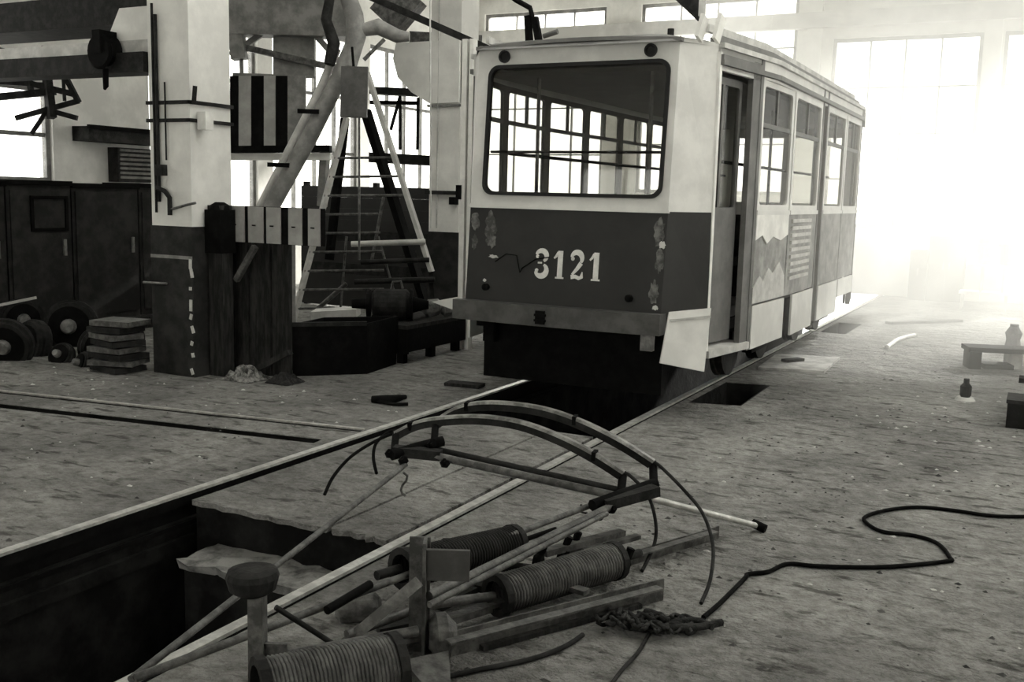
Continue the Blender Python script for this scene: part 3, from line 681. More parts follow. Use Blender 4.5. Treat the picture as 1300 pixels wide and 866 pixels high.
tag(MB().bar(PZ(316, 474, .05), PZ(368, 447, .28), .09, .05).build('leaning_plank', 'dark_wood'), 'dark plank leaning from the floor onto the black steel bin', 'plank')
# crumpled sheets on the floor
def crumple(nm, px, py, sx, sy, h, m_, label, cat, n=12, rz=0.):
    q = PZ(px, py); V = []; F = []
    for i in range(n+1):
        for k in range(n+1):
            a, b = i/n-.5, k/n-.5; e = max(0, 1-(abs(a)*2)**3)*max(0, 1-(abs(b)*2)**3)
            V.append((q.x+a*sx+random.uniform(-1, 1)*sx*.03, q.y+b*sy+random.uniform(-1, 1)*sy*.03, .004+h*e*random.uniform(.25, 1)))
    for i in range(n):
        for k in range(n): F.append((i*(n+1)+k, (i+1)*(n+1)+k, (i+1)*(n+1)+k+1, i*(n+1)+k+1))
    o = MB().add(V, F).build(nm, m_); md = o.modifiers.new('skin', 'SOLIDIFY'); md.thickness = .006
    return tag(o, label, cat)
crumple('rag_heap', 312, 482, .34, .30, .14, 'rag', 'crumpled pale rags on the floor at the foot of the black stanchion', 'rags')
crumple('rag_heap', 362, 486, .26, .26, .10, 'dark_rag', 'dark oily rags on the floor beside the pale rags', 'rags')
# black bin and the low bench behind it
q0, q1 = PZ(372, 478), PZ(470, 474)
t = thing('steel_bin', 'black steel bin with sloping sides in front of the low bench', 'bin', ((q0.x+q1.x)/2, q0.y+.3, 0))
lo = [(q0.x, q0.y), (q1.x, q1.y-.05), (q1.x-.1, q1.y+.6), (q0.x-.1, q0.y+.6)]; hi = [(x, y+.02, .52) for x, y in lo]
cx = (q0.x+q1.x)/2
V = [(x, y, 0) for x, y in lo]+[((x-cx)*1.05+cx, y-.03 if i < 2 else y+.03, .50) for i, (x, y) in enumerate(lo)]
V += [((x-cx)*.98+cx, y+.01 if i < 2 else y-.01, .50) for i, (x, y) in enumerate(lo)] + [((x-cx)*.94+cx, y+.05 if i < 2 else y-.05, .08) for i, (x, y) in enumerate(lo)]
F = [(3, 2, 1, 0), (12, 13, 14, 15)]
for j in range(3):
    for i in range(4): F.append((j*4+i, j*4+(i+1) % 4, (j+1)*4+(i+1) % 4, (j+1)*4+i))
MB().add(V, F).build('shell', 'black_iron', t)
MB().bar((V[4][0], V[4][1], .5), (V[5][0], V[5][1], .5), .03, .04).build('rim', 'dark_iron', t)
bx0, bx1, by0, by1 = -3.0, -2.24, 1.12, 2.33
t = thing('work_bench', 'long low dark work bench carrying motor parts behind the tram corner', 'bench', ((bx0+bx1)/2, (by0+by1)/2, 0))
for k in range(3): MB().bx(bx0+k*.255, bx0+k*.255+.248, by0, by1, .36, .40).build('top_plank', 'dark_wood', t)
MB().bx(bx1-.04, bx1, by0+.03, by1, .12, .36).build('apron', 'black_iron', t)
MB().bx(bx0, bx1, by0, by0+.04, .1, .36).build('apron', 'black_iron', t)
for x in (bx0+.05, bx1-.09):
    for y in (by0+.05, (by0+by1)/2, by1-.08): MB().box((x, y, .18), (.08, .08, .36)).build('leg', 'black_iron', t)
# motor on the bench
c = Vector((-2.66, 1.45, .40+.17))
t = thing('traction_motor', 'dark dismantled motor with end flanges lying on the low bench', 'motor', (c.x, c.y, .40))
d = Vector((.85, .5, 0)).normalized()
MB().lathe(c-d*.2, d, [(0, .12), (.03, .165), (.36, .165), (.4, .12)], 20).build('casing', 'dark_iron', t)
MB().lathe(c+d*.2, d, [(0, .17), (.03, .17), (.035, .09), (.1, .07), (.2, .045)], 20).build('end_flange', 'black_iron', t)
MB().lathe(c-d*.22, -d, [(0, .15), (.04, .15), (.05, .06), (.2, .05)], 16).build('end_flange', 'black_iron', t)
for k in (-.1, .1): MB().box(c+d*k+Vector((0, 0, -.14)), (.06, .3, .06)).build('foot', 'black_iron', t)
MB().tube([c+Vector((0, 0, .16)), c+Vector((.02, 0, .24)), c+d*.1+Vector((0, 0, .25)), c+d*.12+Vector((0, 0, .17))], .014, 7).build('lifting_eye', 'pipe_iron', t)
c = Vector((-2.8, 1.95, .40+.12)); t = thing('toothed_gear', 'small toothed gear on the low bench beside the motor', 'gear', (c.x, c.y, .40))
MB().lathe(c, (.5, -.8, .1), [(-.05, .05), (-.03, .11), (.03, .11), (.05, .05)], 20).build('disc', 'dark_iron', t)
for k in range(14):
    a = 2*PI*k/14; ax = Vector((.5, -.8, .1)).normalized(); xx = ax.orthogonal().normalized(); yy = ax.cross(xx); MB().bar(c+(xx*math.cos(a)+yy*math.sin(a))*.105, c+(xx*math.cos(a)+yy*math.sin(a))*.125, .02, .05, ax).build('tooth', 'dark_iron', t)
crumple_q = Vector((-2.42, 1.98, .40))
for k, (dx, dy, s_) in enumerate(((0, -.1, .10), (.08, .1, .08), (-.16, .2, .09))):
    m = MB(); m.lathe(crumple_q+Vector((dx, dy, s_*1.06)), (.3+k*.3, .7, .1), [(-s_, s_*.5), (-s_*.6, s_*.9), (s_*.6, s_*.9), (s_, s_*.5)], 12)
    tag(m.build('bearing_housing', 'worn_steel'), ('largest steel bearing housing on the low bench beside the toothed gear', 'smallest steel bearing housing on the low bench beside the white post', 'steel bearing housing lying askew on the low bench between gear and post')[k], 'housing', 'housings on the bench')
# pale sheets stacked behind the bin
q = PD(428, 402, 11.5)
for k, (py, tone) in enumerate(((398, 'light_paint'), (409, 'white_paint'))):
    a, b = PD(398, py+1, 11.5), PD(455, py-2, 11.5)
    m = MB(); m.bar(a, b, .35, .09 if k == 0 else .03)
    tag(m.build('pale_sheet', tone), ['thick pale sheet standing on the stack behind the black bin', 'thin pale strip at the bottom of the stack behind the black bin'][k], 'sheet')
m = MB(); zz_ = PD(428, 412, 11.5).z; qq = PD(428, 412, 11.5); m.bx(qq.x-.35, qq.x+.3, qq.y-.1, qq.y+.4, 0, zz_-.02); tag(m.build('crate', 'dark_wood'), 'dark crate under the pale sheets behind the black bin', 'crate')
# plank partition behind the ladder
t = thing('plank_partition', 'grey partition of horizontal planks behind the wooden ladder', 'partition', (-5.5, 5.02, 0))
for k in range(11): MB().bx(-6.75, -4.15, 5.0+random.uniform(0, .012), 5.04, .02+k*.165, .02+k*.165+.1645).build('plank', 'tram_dark' if k not in (3, 6) else 'dark_iron', t)
for x in (-6.7, -5.4, -4.2): MB().bx(x-.04, x+.04, 5.045, 5.12, 0, 1.9).build('stud', 'dark_wood', t)

# A-frame ladder (trestle)
DL = 12.5
def L_(x, y, dd=0): return PD(x, y, DL+dd)
foot = PZ(385, 420); 
t = thing('trestle_ladder', 'tall wooden trestle ladder with many rungs under the jib crane', 'ladder', (L_(470, 420).x, L_(470, 420).y, 0))
def ground(x, y, dd): 
    p_ = L_(x, y, dd); return p_
sl = [L_(372, 408), L_(440, 150)]; sr = [L_(548, 345, -.1), L_(466, 92, -.1)]
MB().bar(sl[0], sl[1], .10, .05).build('stile', 'light_paint', t)
MB().bar(sr[0], sr[1], .07, .05).build('stile', 'light_paint', t)
MB().bar(L_(545, 400, .2), L_(464, 140, .2), .15, .08).build('rear_leg', 'black_iron', t)
MB().bar(L_(418, 330, .3), L_(438, 150, .3), .10, .06).build('rear_leg', 'black_iron', t)
for k in range(9):
    f = k/9; y = 392-f*215
    xl = 372+(440-372)*(408-y)/(408-150); xr = 548-(548-466)*(345-y)/(345-92) if y < 345 else 548-(y-345)*-.15
    if k in (0,): xr = 455
    MB().tube([L_(xl-2, y, -.03), L_(xr*.62+xl*.38 if k < 6 else xr, y-1, .0)], .016, 7).build('rung', 'pipe_iron', t)
for y, x0, x1, r in ((310, 446, 540, .035), (333, 458, 545, .03), (358, 450, 552, .035)): MB().tube([L_(x0, y, -.15), L_(x1, y-3, -.15)], r, 8).build('rung', 'light_paint' if y == 310 else 'dark_iron', t)
for (a, b), r in ((((487, 250), (472, 330)), .02), (((440, 300), (432, 395)), .015), (((480, 300), (500, 370)), .015), (((400, 395), (440, 360)), .03)): MB().tube([L_(*a, .1), L_(*b, .1)], r, 6).build('brace', 'pipe_iron', t)
MB().bar(L_(545, 345, -.1), L_(549, 400, -.1), .06, .05).build('foot', 'dark_iron', t)
# jib crane with slanted struts and hanging counterweight
DJ = 11.0
def J_(x, y, dd=0): return PD(x, y, DJ+dd)
t = thing('jib_crane', 'grey jib crane with two slanted struts and a hanging counterweight plate', 'crane', (J_(330, 440).x, J_(330, 440).y, 0))
MB().tube([J_(338, 275), J_(395, 170), J_(432, 96), J_(446, 60)], [.085, .09, .09, .08], 12).build('main_strut', 'grey_paint', t)
MB().tube([J_(324, 275, .1), J_(408, 110, .1), J_(428, 62, .1)], .045, 10).build('side_strut', 'light_paint', t)
MB().bar(J_(338, 275), J_(322, 330), .12, .12).build('strut_foot', 'dark_wood', t)
for x, y in ((353, 209), (391, 141)): MB().bar(J_(x-13, y, -.1), J_(x+14, y+1, -.1), .05, .045).build('clamp', 'black_iron', t)
MB().tube([J_(443, 85), J_(452, 45), J_(450, 20), J_(438, -15)], [.08, .11, .1, .09], 12).build('mast_head', 'grey_paint', t)
MB().tube([J_(418, 82), J_(424, 55), J_(414, 25), J_(420, -10)], [.06, .07, .06, .05], 10).build('mast_head', 'dark_iron', t)
MB().tube([J_(452, 40), J_(480, 34), J_(505, 46), J_(520, 47)], [.06, .09, .075, .05], 10).build('jib_arm', 'grey_paint', t)
MB().bar(J_(462, 76), J_(488, 50), .04, .04).build('brace', 'pipe_iron', t)
a, b = J_(434, 86, -.25), J_(466, 149, -.25)
MB().bar(J_(450.5, 85, -.25), J_(449, 149, -.25), .045, .28, (CR.x, CR.y, CR.z)).build('counterweight', 'bumper_paint', t)
MB().tube([J_(447, 60, -.2), J_(449, 87, -.25)], .014, 6).build('hanger', 'black_iron', t)
MB().tube([J_(456, 149, -.25), J_(456, 330, -.25)], .012, 6).build('chain', 'pipe_iron', t)
# gallery of the aisle roof: girders, bracing, stanchion and its striped board
DG = 13.6
def G_(x, y, dd=0): return PD(x, y, DG+dd)
t = thing('roof_gallery', 'grey steel gallery girder with cross bracing above the jib crane', 'girder', G_(360, 30))
MB().bar(G_(282, 14), G_(445, 18), .35, .62).build('girder', 'grey_paint', t)
MB().bar(G_(292, 52), G_(310, 50), .2, .5).build('gusset', 'grey_paint', t)
for a, b, r in (((292, 70), (348, 33), .07), ((300, 58), (432, 88), .08), ((392, 35), (432, 80), .07), ((296, 96), (350, 98), .07), ((306, 66), (307, 98), .05), ((415, 38), (440, 36), .1)):
    MB().bar(G_(*a, .05), G_(*b, .05), r, r).build('brace', 'grey_paint' if r < .08 else 'pipe_iron', t)
MB().bar(G_(374, 30, .15), G_(374, 98, .15), .55, .12, (CD.x, CD.y, 0)).build('stanchion', 'grey_paint', t)
MB().bar(G_(470, -4, -1.), G_(620, 62, -1.), .07, .08).build('edge_rail', 'dark_iron', t)
MB().bar(G_(490, -6, -.6), G_(522, 24, -.6), .35, .5).build('girder', 'pipe_iron', t)
MB().bar(G_(520, 47, .2), G_(612, 52, .2), .10, .14).build('edge_rail', 'pipe_iron', t)
MB().bar(G_(470, 115, 1.2), G_(530, 118, 1.2), .2, .1).build('edge_rail', 'dark_iron', t)
MB().bar(G_(470, 130, 1.2), G_(532, 131, 1.2), .1, .05).build('edge_rail', 'black_iron', t)
for a, b in (((508, 122), (496, 165)), ((508, 122), (508, 190)), ((531, 124), (530, 190))): MB().tube([G_(*a, 1.2), G_(*b, 1.2)], .025, 6).build('brace', 'dark_iron', t)
MB().bar(G_(470, 200, 1.2), G_(582, 206, 1.2), .3, .14).build('walkway', 'dark_iron', t)
a, b = G_(294, 140), G_(416, 141)
t = thing('striped_screen', 'tall screen of alternating black and grey upright boards above a black ledge', 'screen', (a+b)/2-Vector((0, 0, .45)))
for k, (x0, x1, m_) in enumerate(((293, 303, 'black_iron'), (304, 319, 'cardboard'), (320, 335, 'black_iron'), (336, 350, 'cardboard'), (351, 365, 'black_iron'), (366, 388, 'grey_paint'))):
    MB().bar(G_((x0+x1)/2, 97, .0), G_((x0+x1)/2, 187, .0), .06, (x1-x0+.6)*DG/FPX, (CR.x, CR.y, CR.z)).build('board', m_, t)
MB().bar(G_(292, 190, -.05), G_(420, 189, -.05), .2, .09).build('ledge', 'black_iron', t)
MB().bar(G_(292, 199, .0), G_(420, 199, .0), .12, .09).build('sill', 'white_paint', t)
MB().bar(G_(413, 188, .3), G_(409, 262, .3), .10, .14).build('prop', 'grey_paint', t)
tag(MB().tube([PD(546, 0, 11), PD(547, 290, 11)], .009, 6).build('hanging_cable', 'light_paint'), 'thin pale cable hanging in front of the corbelled column', 'cable')

# ================================================================ RIGHT SIDE
q = [PZ(962, 469), PZ(1046, 474), PZ(1066, 456), PZ(985, 452)]
m = MB().add([p for p in q]+[p+Vector((0, 0, .025)) for p in q], [(3, 2, 1, 0), (4, 5, 6, 7), (0, 1, 5, 4), (1, 2, 6, 5), (2, 3, 7, 6), (3, 0, 4, 7)])
tag(m.build('floor_plate', 'slab'), 'flat grey steel plate lying on the floor beside the tram', 'plate')
tag(MB().bar(PZ(996, 458, .04), PZ(1017, 456, .04), .1, .03).build('iron_bar', 'black_iron'), 'short black iron bar lying on the floor plate', 'bar')
tag(MB().bar(PZ(1128, 410, .02), PZ(1218, 407, .02), .14, .035).build('floor_board', 'dark_wood'), 'dark board lying on the sunlit floor before the cabinets', 'board')
tag(MB().tube([PZ(1126, 441, .02), PZ(1138, 432, .03), PZ(1150, 428, .02), PZ(1161, 426, .02)], .03, 7).build('bent_strip', 'light_paint'), 'bent pale strip lying on the floor past the plate', 'strip')
for (px, py, y1, wdt, lab) in ((1198, 386, 300, .62, 'dark cabinet in the haze against the back wall'), (1163, 384, 318, .3, 'narrow dark cabinet in the haze next to a wider one')):
    q = PY(px, py, 13.0); z1 = PY(px, y1, 13.0).z
    t = thing('cabinet', lab, 'cabinet', (q.x, 13.05, 0))
    MB().bx(q.x-wdt/2, q.x+wdt/2, 12.85, 13.25, 0, z1).build('body', 'dark_iron', t)
    for s_ in ((-1, 1) if wdt > .4 else (0,)):
        d = MB().bx(q.x+s_*wdt/4-wdt/(4.2 if s_ else 2.2), q.x+s_*wdt/4+wdt/(4.2 if s_ else 2.2), 12.83, 12.85, .06, z1-.05).build('door', 'dado', t)
        MB().bx(q.x+s_*.05-.012, q.x+s_*.05+.012, 12.81, 12.83, z1*.5, z1*.5+.14).build('handle', 'worn_steel', d)
# low two-tier stand with tubs
ys = 11.6
a, b = PY(1217, 371, ys), PY(1294, 371, ys)
t = thing('tiered_stand', 'pale two-tier metal stand holding tubs by the sunlit wall', 'stand', ((a.x+b.x)/2, ys+.25, 0))
zs = [a.z, PY(1255, 338, ys).z]
MB().bx(a.x, b.x, ys, ys+.5, zs[0]-.02, zs[0]+.02).build('shelf', 'white_paint', t)
a2, b2 = PY(1227, 338, ys), PY(1292, 338, ys)
MB().bx(a2.x, b2.x, ys, ys+.5, zs[1]-.02, zs[1]+.02).build('shelf', 'white_paint', t)
for x in (a.x+.05, b.x-.2):
    for y in (ys+.05, ys+.45): MB().bar((x, y, 0), (x, y, zs[0]-.02), .035, .035).build('leg', 'light_paint', t)
for x in (a2.x+.25, b2.x-.2):
    for y in (ys+.05, ys+.45): MB().bar((x, y, zs[0]+.02), (x, y, zs[1]-.02), .035, .035).build('leg', 'light_paint', t)
for k, (px, lab, r) in enumerate(((1248, 'pale tub on the upper shelf of the two-tier stand, next to the wider tub', .15), (1280, 'wider pale tub heaped with cloth on the upper shelf of the two-tier stand', .17))):
    c = PY(px, 336, ys+.22); zt = zs[1]+.02
    t = thing('tub', lab, 'tub', (c.x, c.y, zt))
    MB().lathe((c.x, c.y, zt), (0, 0, 1), [(0, r*.75), (.32, r), (.34, r*1.06), (.36, r*1.06)], 18).build('shell', 'cardboard', t)
    MB().lathe((c.x, c.y, zt+.36), (0, 0, 1), [(0, r*.95), (.08, r*.85), (.14+.1*k, r*.4)], 10).build('contents', 'grey_paint' if k == 0 else 'white_paint', t)
# low bench, canister and crate at the right edge
a, b = PZ(1222, 468), PZ(1300, 470)
t = thing('low_stool', 'low black bench with pale sides on the floor past the canister', 'bench', ((a.x+b.x)/2, a.y+.15, 0))
MB().box(((a.x+b.x)/2+.03, (a.y+b.y)/2+.15, .21), ((b.x-a.x)+.1, .34, .05), rz=.3).build('top', 'black_iron', t)
MB().box((a.x+.08, a.y+.16, .095), (.12, .28, .19), rz=.3).build('leg', 'black_iron', t)
MB().box((b.x-.12, b.y+.14, .095), (.12, .28, .19), rz=.3).build('leg', 'light_paint', t)
q = PZ(1240, 478)
MB().box(((a.x+b.x)/2+.02, (a.y+b.y)/2+.1, .03), (.3, .25, .05), rz=.3).build('base_board', 'black_iron', t)
q = PZ(1225, 508); t = thing('canister', 'small black canister with a pale base ring on the dusty floor', 'canister', (q.x, q.y, 0))
MB().lathe((q.x, q.y, .03), (0, 0, 1), [(0, .04), (.02, .05), (.10, .05), (.13, .025), (.17, .025)], 14).build('body', 'black_iron', t)
MB().lathe((q.x, q.y, 0), (0, 0, 1), [(0, .09), (.03, .07)], 14).build('base_ring', 'light_paint', t)
q = PZ(1278, 543); t = thing('battery_box', 'black square battery box at the edge of the dusty floor', 'box', (q.x+.2, q.y+.2, 0))
MB().bx(q.x-.01, q.x+.34, q.y, q.y+.35, 0, .20).build('body', 'black_iron', t); MB().bx(q.x-.02, q.x+.35, q.y-.01, q.y+.36, .20, .23).build('lid', 'dark_iron', t)
m = MB(); m.bx(q.x+.1, q.x+.2, q.y+.5, q.y+.62, 0, .30); m.bx(q.x+.05, q.x+.3, q.y+.48, q.y+.66, .3, .34)
tag(m.build('iron_stand', 'black_iron'), 'black iron stand behind the battery box', 'stand')
q = PZ(1285, 445); tag(MB().lathe((q.x, q.y, 0), (0, 0, 1), [(0, .10), (.14, .08), (.22, .1), (.3, .05), (.33, .05)], 14).build('oil_can', 'dark_iron'), 'dark oil can on the floor behind the low black bench', 'can')

# ================================================================ PANTOGRAPH in the foreground
def tubep(nm, pts, r, m_, par, n=10): return MB().tube(pts, r, n).build(nm, m_, par)
def lerp(a, b, f): return Vector(a)+(Vector(b)-Vector(a))*f
apex = PZ(166, 863, .10); cl = PZ(515, 590, .36); cr = PZ(770, 634, .26)
PT = thing('pantograph', 'dismantled tram pantograph lying on the floor with twin arched collector bows', 'pantograph', (1.6, -4.2, 0))
# upper arms from the hinge to the two bow carriages
tubep('upper_arm', [apex, cl], [.0145, .0135], 'pipe_iron', PT); tubep('upper_arm', [apex+Vector((.02, 0, .01)), cr], [.016, .0145], 'pipe_iron', PT)
for a, b, r, dz in (((545, 757), (782, 640), .019, 0), ((545, 768), (770, 652), .013, 0), ((345, 836), (530, 801), .02, 0), ((440, 806), (560, 762), .018, 0)):
    z0, z1 = (.24, .26) if b[0] > 700 else (.12, .13)
    tubep('lower_arm', [PZ(*a, z0), PZ(*b, z1)], r, 'pipe_iron', PT)
# twin cross tubes between the carriages
tl = [PZ(528, 566, .40), PZ(548, 578, .40)]; tr = [PZ(798, 626, .29), PZ(792, 632, .28)]
tubep('cross_tube', [tl[0], tr[0]], .021, 'dark_iron', PT); tubep('cross_tube', [tl[1], tr[1]], .021, 'pipe_iron', PT)
# carriages
def carriage(pts, m_='black_iron'):
    ob = MB().tube(pts, .03, 8).build('bow_carriage', m_, PT); return ob
ca = carriage([PZ(497, 578, .40), PZ(530, 568, .42), PZ(562, 560, .44)]); cb = carriage([PZ(752, 642, .27), PZ(790, 628, .29), PZ(832, 614, .31)])
for p, q, r in ((PZ(500, 576, .40), PZ(503, 548, .46), .02), (PZ(551, 562, .44), PZ(553, 537, .50), .02)): MB().tube([p, q], r, 8).build('link', 'black_iron', ca)
for p, q, r in ((PZ(788, 628, .29), PZ(791, 601, .36), .022), (PZ(830, 615, .31), PZ(829, 588, .38), .022)): MB().tube([p, q], r, 8).build('link', 'black_iron', cb)
for x, y, z, par in ((495, 576, .40, ca), (512, 585, .38, ca), (565, 588, .37, ca), (548, 565, .44, ca), (760, 655, .22, cb), (776, 646, .25, cb), (800, 634, .27, cb), (826, 620, .30, cb)):
    c = PZ(x, y, z); MB().lathe(c, (.6, -.5, .3), [(-.035, .012), (-.014, .014), (-.012, .026), (.012, .026), (.014, .014), (.035, .012)], 6).build('bolt', 'black_iron', par)
MB().bar(PZ(500, 572, .41), PZ(560, 578, .40), .07, .05).build('yoke_plate', 'dark_iron', ca)
MB().bar(PZ(765, 640, .27), PZ(832, 622, .30), .08, .05).build('yoke_plate', 'dark_iron', cb)
MB().tube([PZ(512, 600, .33), PZ(517, 604, .31), PZ(516, 610, .28), PZ(511, 616, .25), PZ(509, 622, .22), PZ(511, 627, .2), PZ(515, 630, .19)], .007, 6).build('loose_wire', 'pipe_iron', ca)
MB().tube([PZ(738, 640, .26), PZ(737, 650, .22), PZ(745, 652, .22)], .006, 6).build('loose_wire', 'pipe_iron', cb)
# bows: a 3-D arch between two carriage heads, ending in drooping horns
def bez(P, n=28):
    o = []
    for i in range(n+1):
        f = i/n; Q = [Vector(p) for p in P]
        while len(Q) > 1: Q = [Q[k]*(1-f)+Q[k+1]*f for k in range(len(Q)-1)]
        o.append(Q[0])
    return o
def spline(P, n=8):
    P = [Vector(p) for p in P]; o = []
    for i in range(len(P)-1):
        a = P[max(0, i-1)]; b = P[i]; c = P[i+1]; d = P[min(len(P)-1, i+2)]
        for k in range(n):
            f = k/n; o.append(.5*((2*b)+(c-a)*f+(2*a-5*b+4*c-d)*f*f+(3*b-a-3*c+d)*f**3))
    return o+[P[-1]]
near = [((503, 550), .46), ((528, 538), .50), ((560, 532), .53), ((610, 530), .56), ((660, 537), .56), ((710, 555), .53), ((755, 578), .47), ((791, 601), .37)]
far = [((553, 537), .50), ((572, 523), .55), ((600, 514), .60), ((640, 513), .63), ((690, 520), .62), ((740, 537), .58), ((790, 562), .50), ((829, 587), .39)]
for nm_, bow_, hl, hr in (('near', near, [((495, 548), .46), ((478, 562), .42), ((474, 580), .36), ((478, 601), .30)], [((800, 604), .36), ((822, 628), .28), ((832, 660), .18), ((831, 690), .08), ((815, 725), .01)]),
                     ('far', far, [((520, 545), .47), ((485, 556), .44), ((448, 578), .38), ((424, 604), .31), ((412, 628), .24)], [((838, 592), .38), ((868, 622), .30), ((892, 652), .21), ((905, 692), .12), ((902, 735), .05), ((890, 766), .01)])):
    pts = spline([PZ(*p, z) for p, z in bow_], 5)
    m = MB()
    # skid: trough section swept along the arch
    ax = (pts[-1]-pts[0]).normalized(); side = ax.cross(Vector((0, 0, 1))).normalized()
    def sweep(sec):
        V = []; F = []; ns = len(sec)
        for i, p in enumerate(pts):
            tdir = (pts[min(len(pts)-1, i+1)]-pts[max(0, i-1)]).normalized(); up = side.cross(tdir).normalized()
            if up.z < 0: up = -up
            for a_, c_ in sec: V.append(p+side*a_+up*c_)
        for i in range(len(pts)-1):
            for k in range(ns): F.append((i*ns+k, i*ns+(k+1) % ns, (i+1)*ns+(k+1) % ns, (i+1)*ns+k))
        F += [tuple(range(ns)), tuple(range(len(V)-ns, len(V)))]
        return MB().add(V, F, False)
    b_ = sweep(((-.026, .0), (.026, .0), (.022, -.036), (-.022, -.036))).build('collector_bow', 'dark_iron', PT)
    sweep(((-.027, .001), (-.018, .015), (.018, .015), (.027, .001))).build('contact_strip', 'copper_bar', b_)
    MB().tube(spline([pts[0]]+[PZ(*p, z) for p, z in hl], 6), .009, 7).build('horn', 'black_iron', b_)
    MB().tube(spline([pts[-1]]+[PZ(*p, z) for p, z in hr], 6), .009, 7).build('horn', 'dark_iron', b_)
    for i in ((9, 24) if nm_ == 'far' else (4, 30)):
        if i < len(pts)-1: MB().bar(pts[i]-side*.034, pts[i]+side*.034, .02, .045).build('clip', 'black_iron', b_)
# shiny rod from the right carriage to the floor
tubep('tie_rod', [PZ(826, 633, .26), PZ(962, 668, .03)], [.018, .016], 'bright_steel', PT)
MB().tube([PZ(955, 664, .04), PZ(972, 672, .02)], .026, 8).build('rod_end', 'black_iron', PT)
# base frame: angle irons on the floor
for a, b, w_ in (((572, 818), (842, 748), .10), ((780, 715), (912, 676), .07)):
    m = MB(); m.bar(PZ(*a, w_/2), PZ(*b, w_/2), .008, w_); d_ = (PZ(*b, 0)-PZ(*a, 0)).normalized(); sd = Vector((-d_.y, d_.x, 0))
    m.bar(PZ(*a, w_)+sd*.02, PZ(*b, w_)+sd*.02, .045, .008); m.bar(PZ(*a, .004)+sd*.02, PZ(*b, .004)+sd*.02, .045, .008); m.build('frame_rail', 'pipe_iron', PT)
MB().angle(PZ(360, 838, .05), PZ(560, 800, .05), .07).build('frame_rail', 'pipe_iron', PT)
for a, b, wd, th, z in (((690, 702), (790, 676), .05, .03, .10), ((742, 700), (810, 681), .04, .02, .09), ((705, 740), (745, 752), .05, .02, .08), ((650, 730), (700, 750), .06, .02, .09), ((560, 790), (640, 765), .05, .03, .05), ((655, 742), (760, 690), .05, .03, .06)):
    MB().bar(PZ(*a, z), PZ(*b, z), wd, th).build('cross_member', 'pipe_iron', PT)
for x, y in ((724, 684), (712, 690), (758, 712), (772, 708), (790, 705), (748, 720), (680, 700)):
    c = PZ(x, y, .12); MB().lathe(c-Vector((0, 0, .08)), (.3, .2, 1), [(0, .022), (.05, .03), (.07, .018), (.12, .02)], 8).build('bolt', 'black_iron', PT)
# springs
def spring(p, q, R, turns, m_='pipe_iron', nm='return_spring', r=None):
    p, q = Vector(p), Vector(q); L = (q-p).length; r = r or L/turns/2*.92
    o = MB().coil(p, q, R, r, turns).build(nm, m_, PT)
    d = (q-p).normalized(); MB().pipe(p-d*.012, p+d*.02, R+.012, R-.016).build('spring_collar', 'dark_iron', o); MB().pipe(q-d*.02, q+d*.012, R+.012, R-.016).build('spring_collar', 'dark_iron', o)
    return o
s1 = spring(PZ(631, 756, .11), PZ(780, 712, .11), .078, 42)
spring(PZ(512, 722, .20), PZ(652, 690, .16), .078, 40, 'dark_iron')
spring(PZ(330, 880, .17), PZ(503, 846, .17), .105, 34, 'pipe_iron')
tubep('spring_rod', [PZ(540, 768, .12), PZ(628, 757, .11)], .02, 'pipe_iron', PT); tubep('spring_rod', [PZ(780, 712, .11), PZ(812, 702, .10)], .02, 'dark_iron', PT)
tubep('spring_rod', [PZ(508, 722, .2), PZ(478, 731, .2)], .02, 'dark_iron', PT); tubep('spring_rod', [PZ(655, 689, .16), PZ(705, 672, .14)], .012, 'black_iron', PT)
# stand posts with brackets
def post(xb, yb, xt, yt, zt, wd):
    b = PZ(xb, yb, 0); t_ = Vector((b.x, b.y, zt))
    return b, t_
b2 = PZ(538, 832, 0); p2 = MB(); p2.bar(b2, b2+Vector((0, 0, .46)), .09, .012, (CR.x, CR.y, 0)); p2.bar(b2+Vector((-.035, .02, 0)), b2+Vector((-.035, .02, .46)), .012, .08, (CR.x, CR.y, 0))
po2 = p2.build('stand_post', 'pipe_iron', PT)
pl = b2+Vector((0, 0, .40)); MB().bar(pl+Vector((.0, -.02, -.03)), pl+Vector((.16, .06, -.03)), .02, .12).build('bracket_plate', 'bumper_paint', po2)
MB().lathe(PZ(553, 806, .08), (.6, .5, 0), [(-.03, .05), (0, .085), (.04, .085), (.08, .04)], 16).build('insulator', 'pipe_iron', po2)
MB().bar(PZ(532, 738, .34), PZ(432, 822, .06), .012, .042, (CU.x, CU.y, CU.z)).build('brace_bar', 'worn_steel', PT)
b1 = PZ(328, 884, 0); po1 = MB().bar(b1, b1+Vector((0, 0, .38)), .075, .05, (CR.x, CR.y, 0)).build('stand_post', 'pipe_iron', PT)
MB().bar(b1+Vector((.05, .02, 0)), b1+Vector((.05, .02, .2)), .02, .1, (CR.x, CR.y, 0)).build('gusset', 'pipe_iron', po1)
cup = MB(); cc = b1+Vector((-.02, .0, .37)); cup.lathe(cc, (0, 0, 1), [(0, .05), (.02, .08), (.065, .092), (.085, .085), (.095, .055)], 18); cup.build('cup', 'dark_iron', po1)
tubep('thin_rod', [PZ(350, 771, .3), PZ(430, 822, .1)], .010, 'dark_iron', PT)
tubep('thin_rod', [PZ(415, 775, .18), PZ(470, 742, .2)], .018, 'black_iron', PT)
MB().lathe(PZ(455, 772, .05), (.8, .4, .1), [(-.09, .04), (-.07, .06), (.07, .06), (.09, .04)], 12).build('insulator', 'pipe_iron', PT)
MB().lathe(PZ(578, 692, .03), (.7, .5, .0), [(-.08, .02), (-.06, .035), (.06, .035), (.08, .02)], 12).build('insulator', 'black_iron', PT)
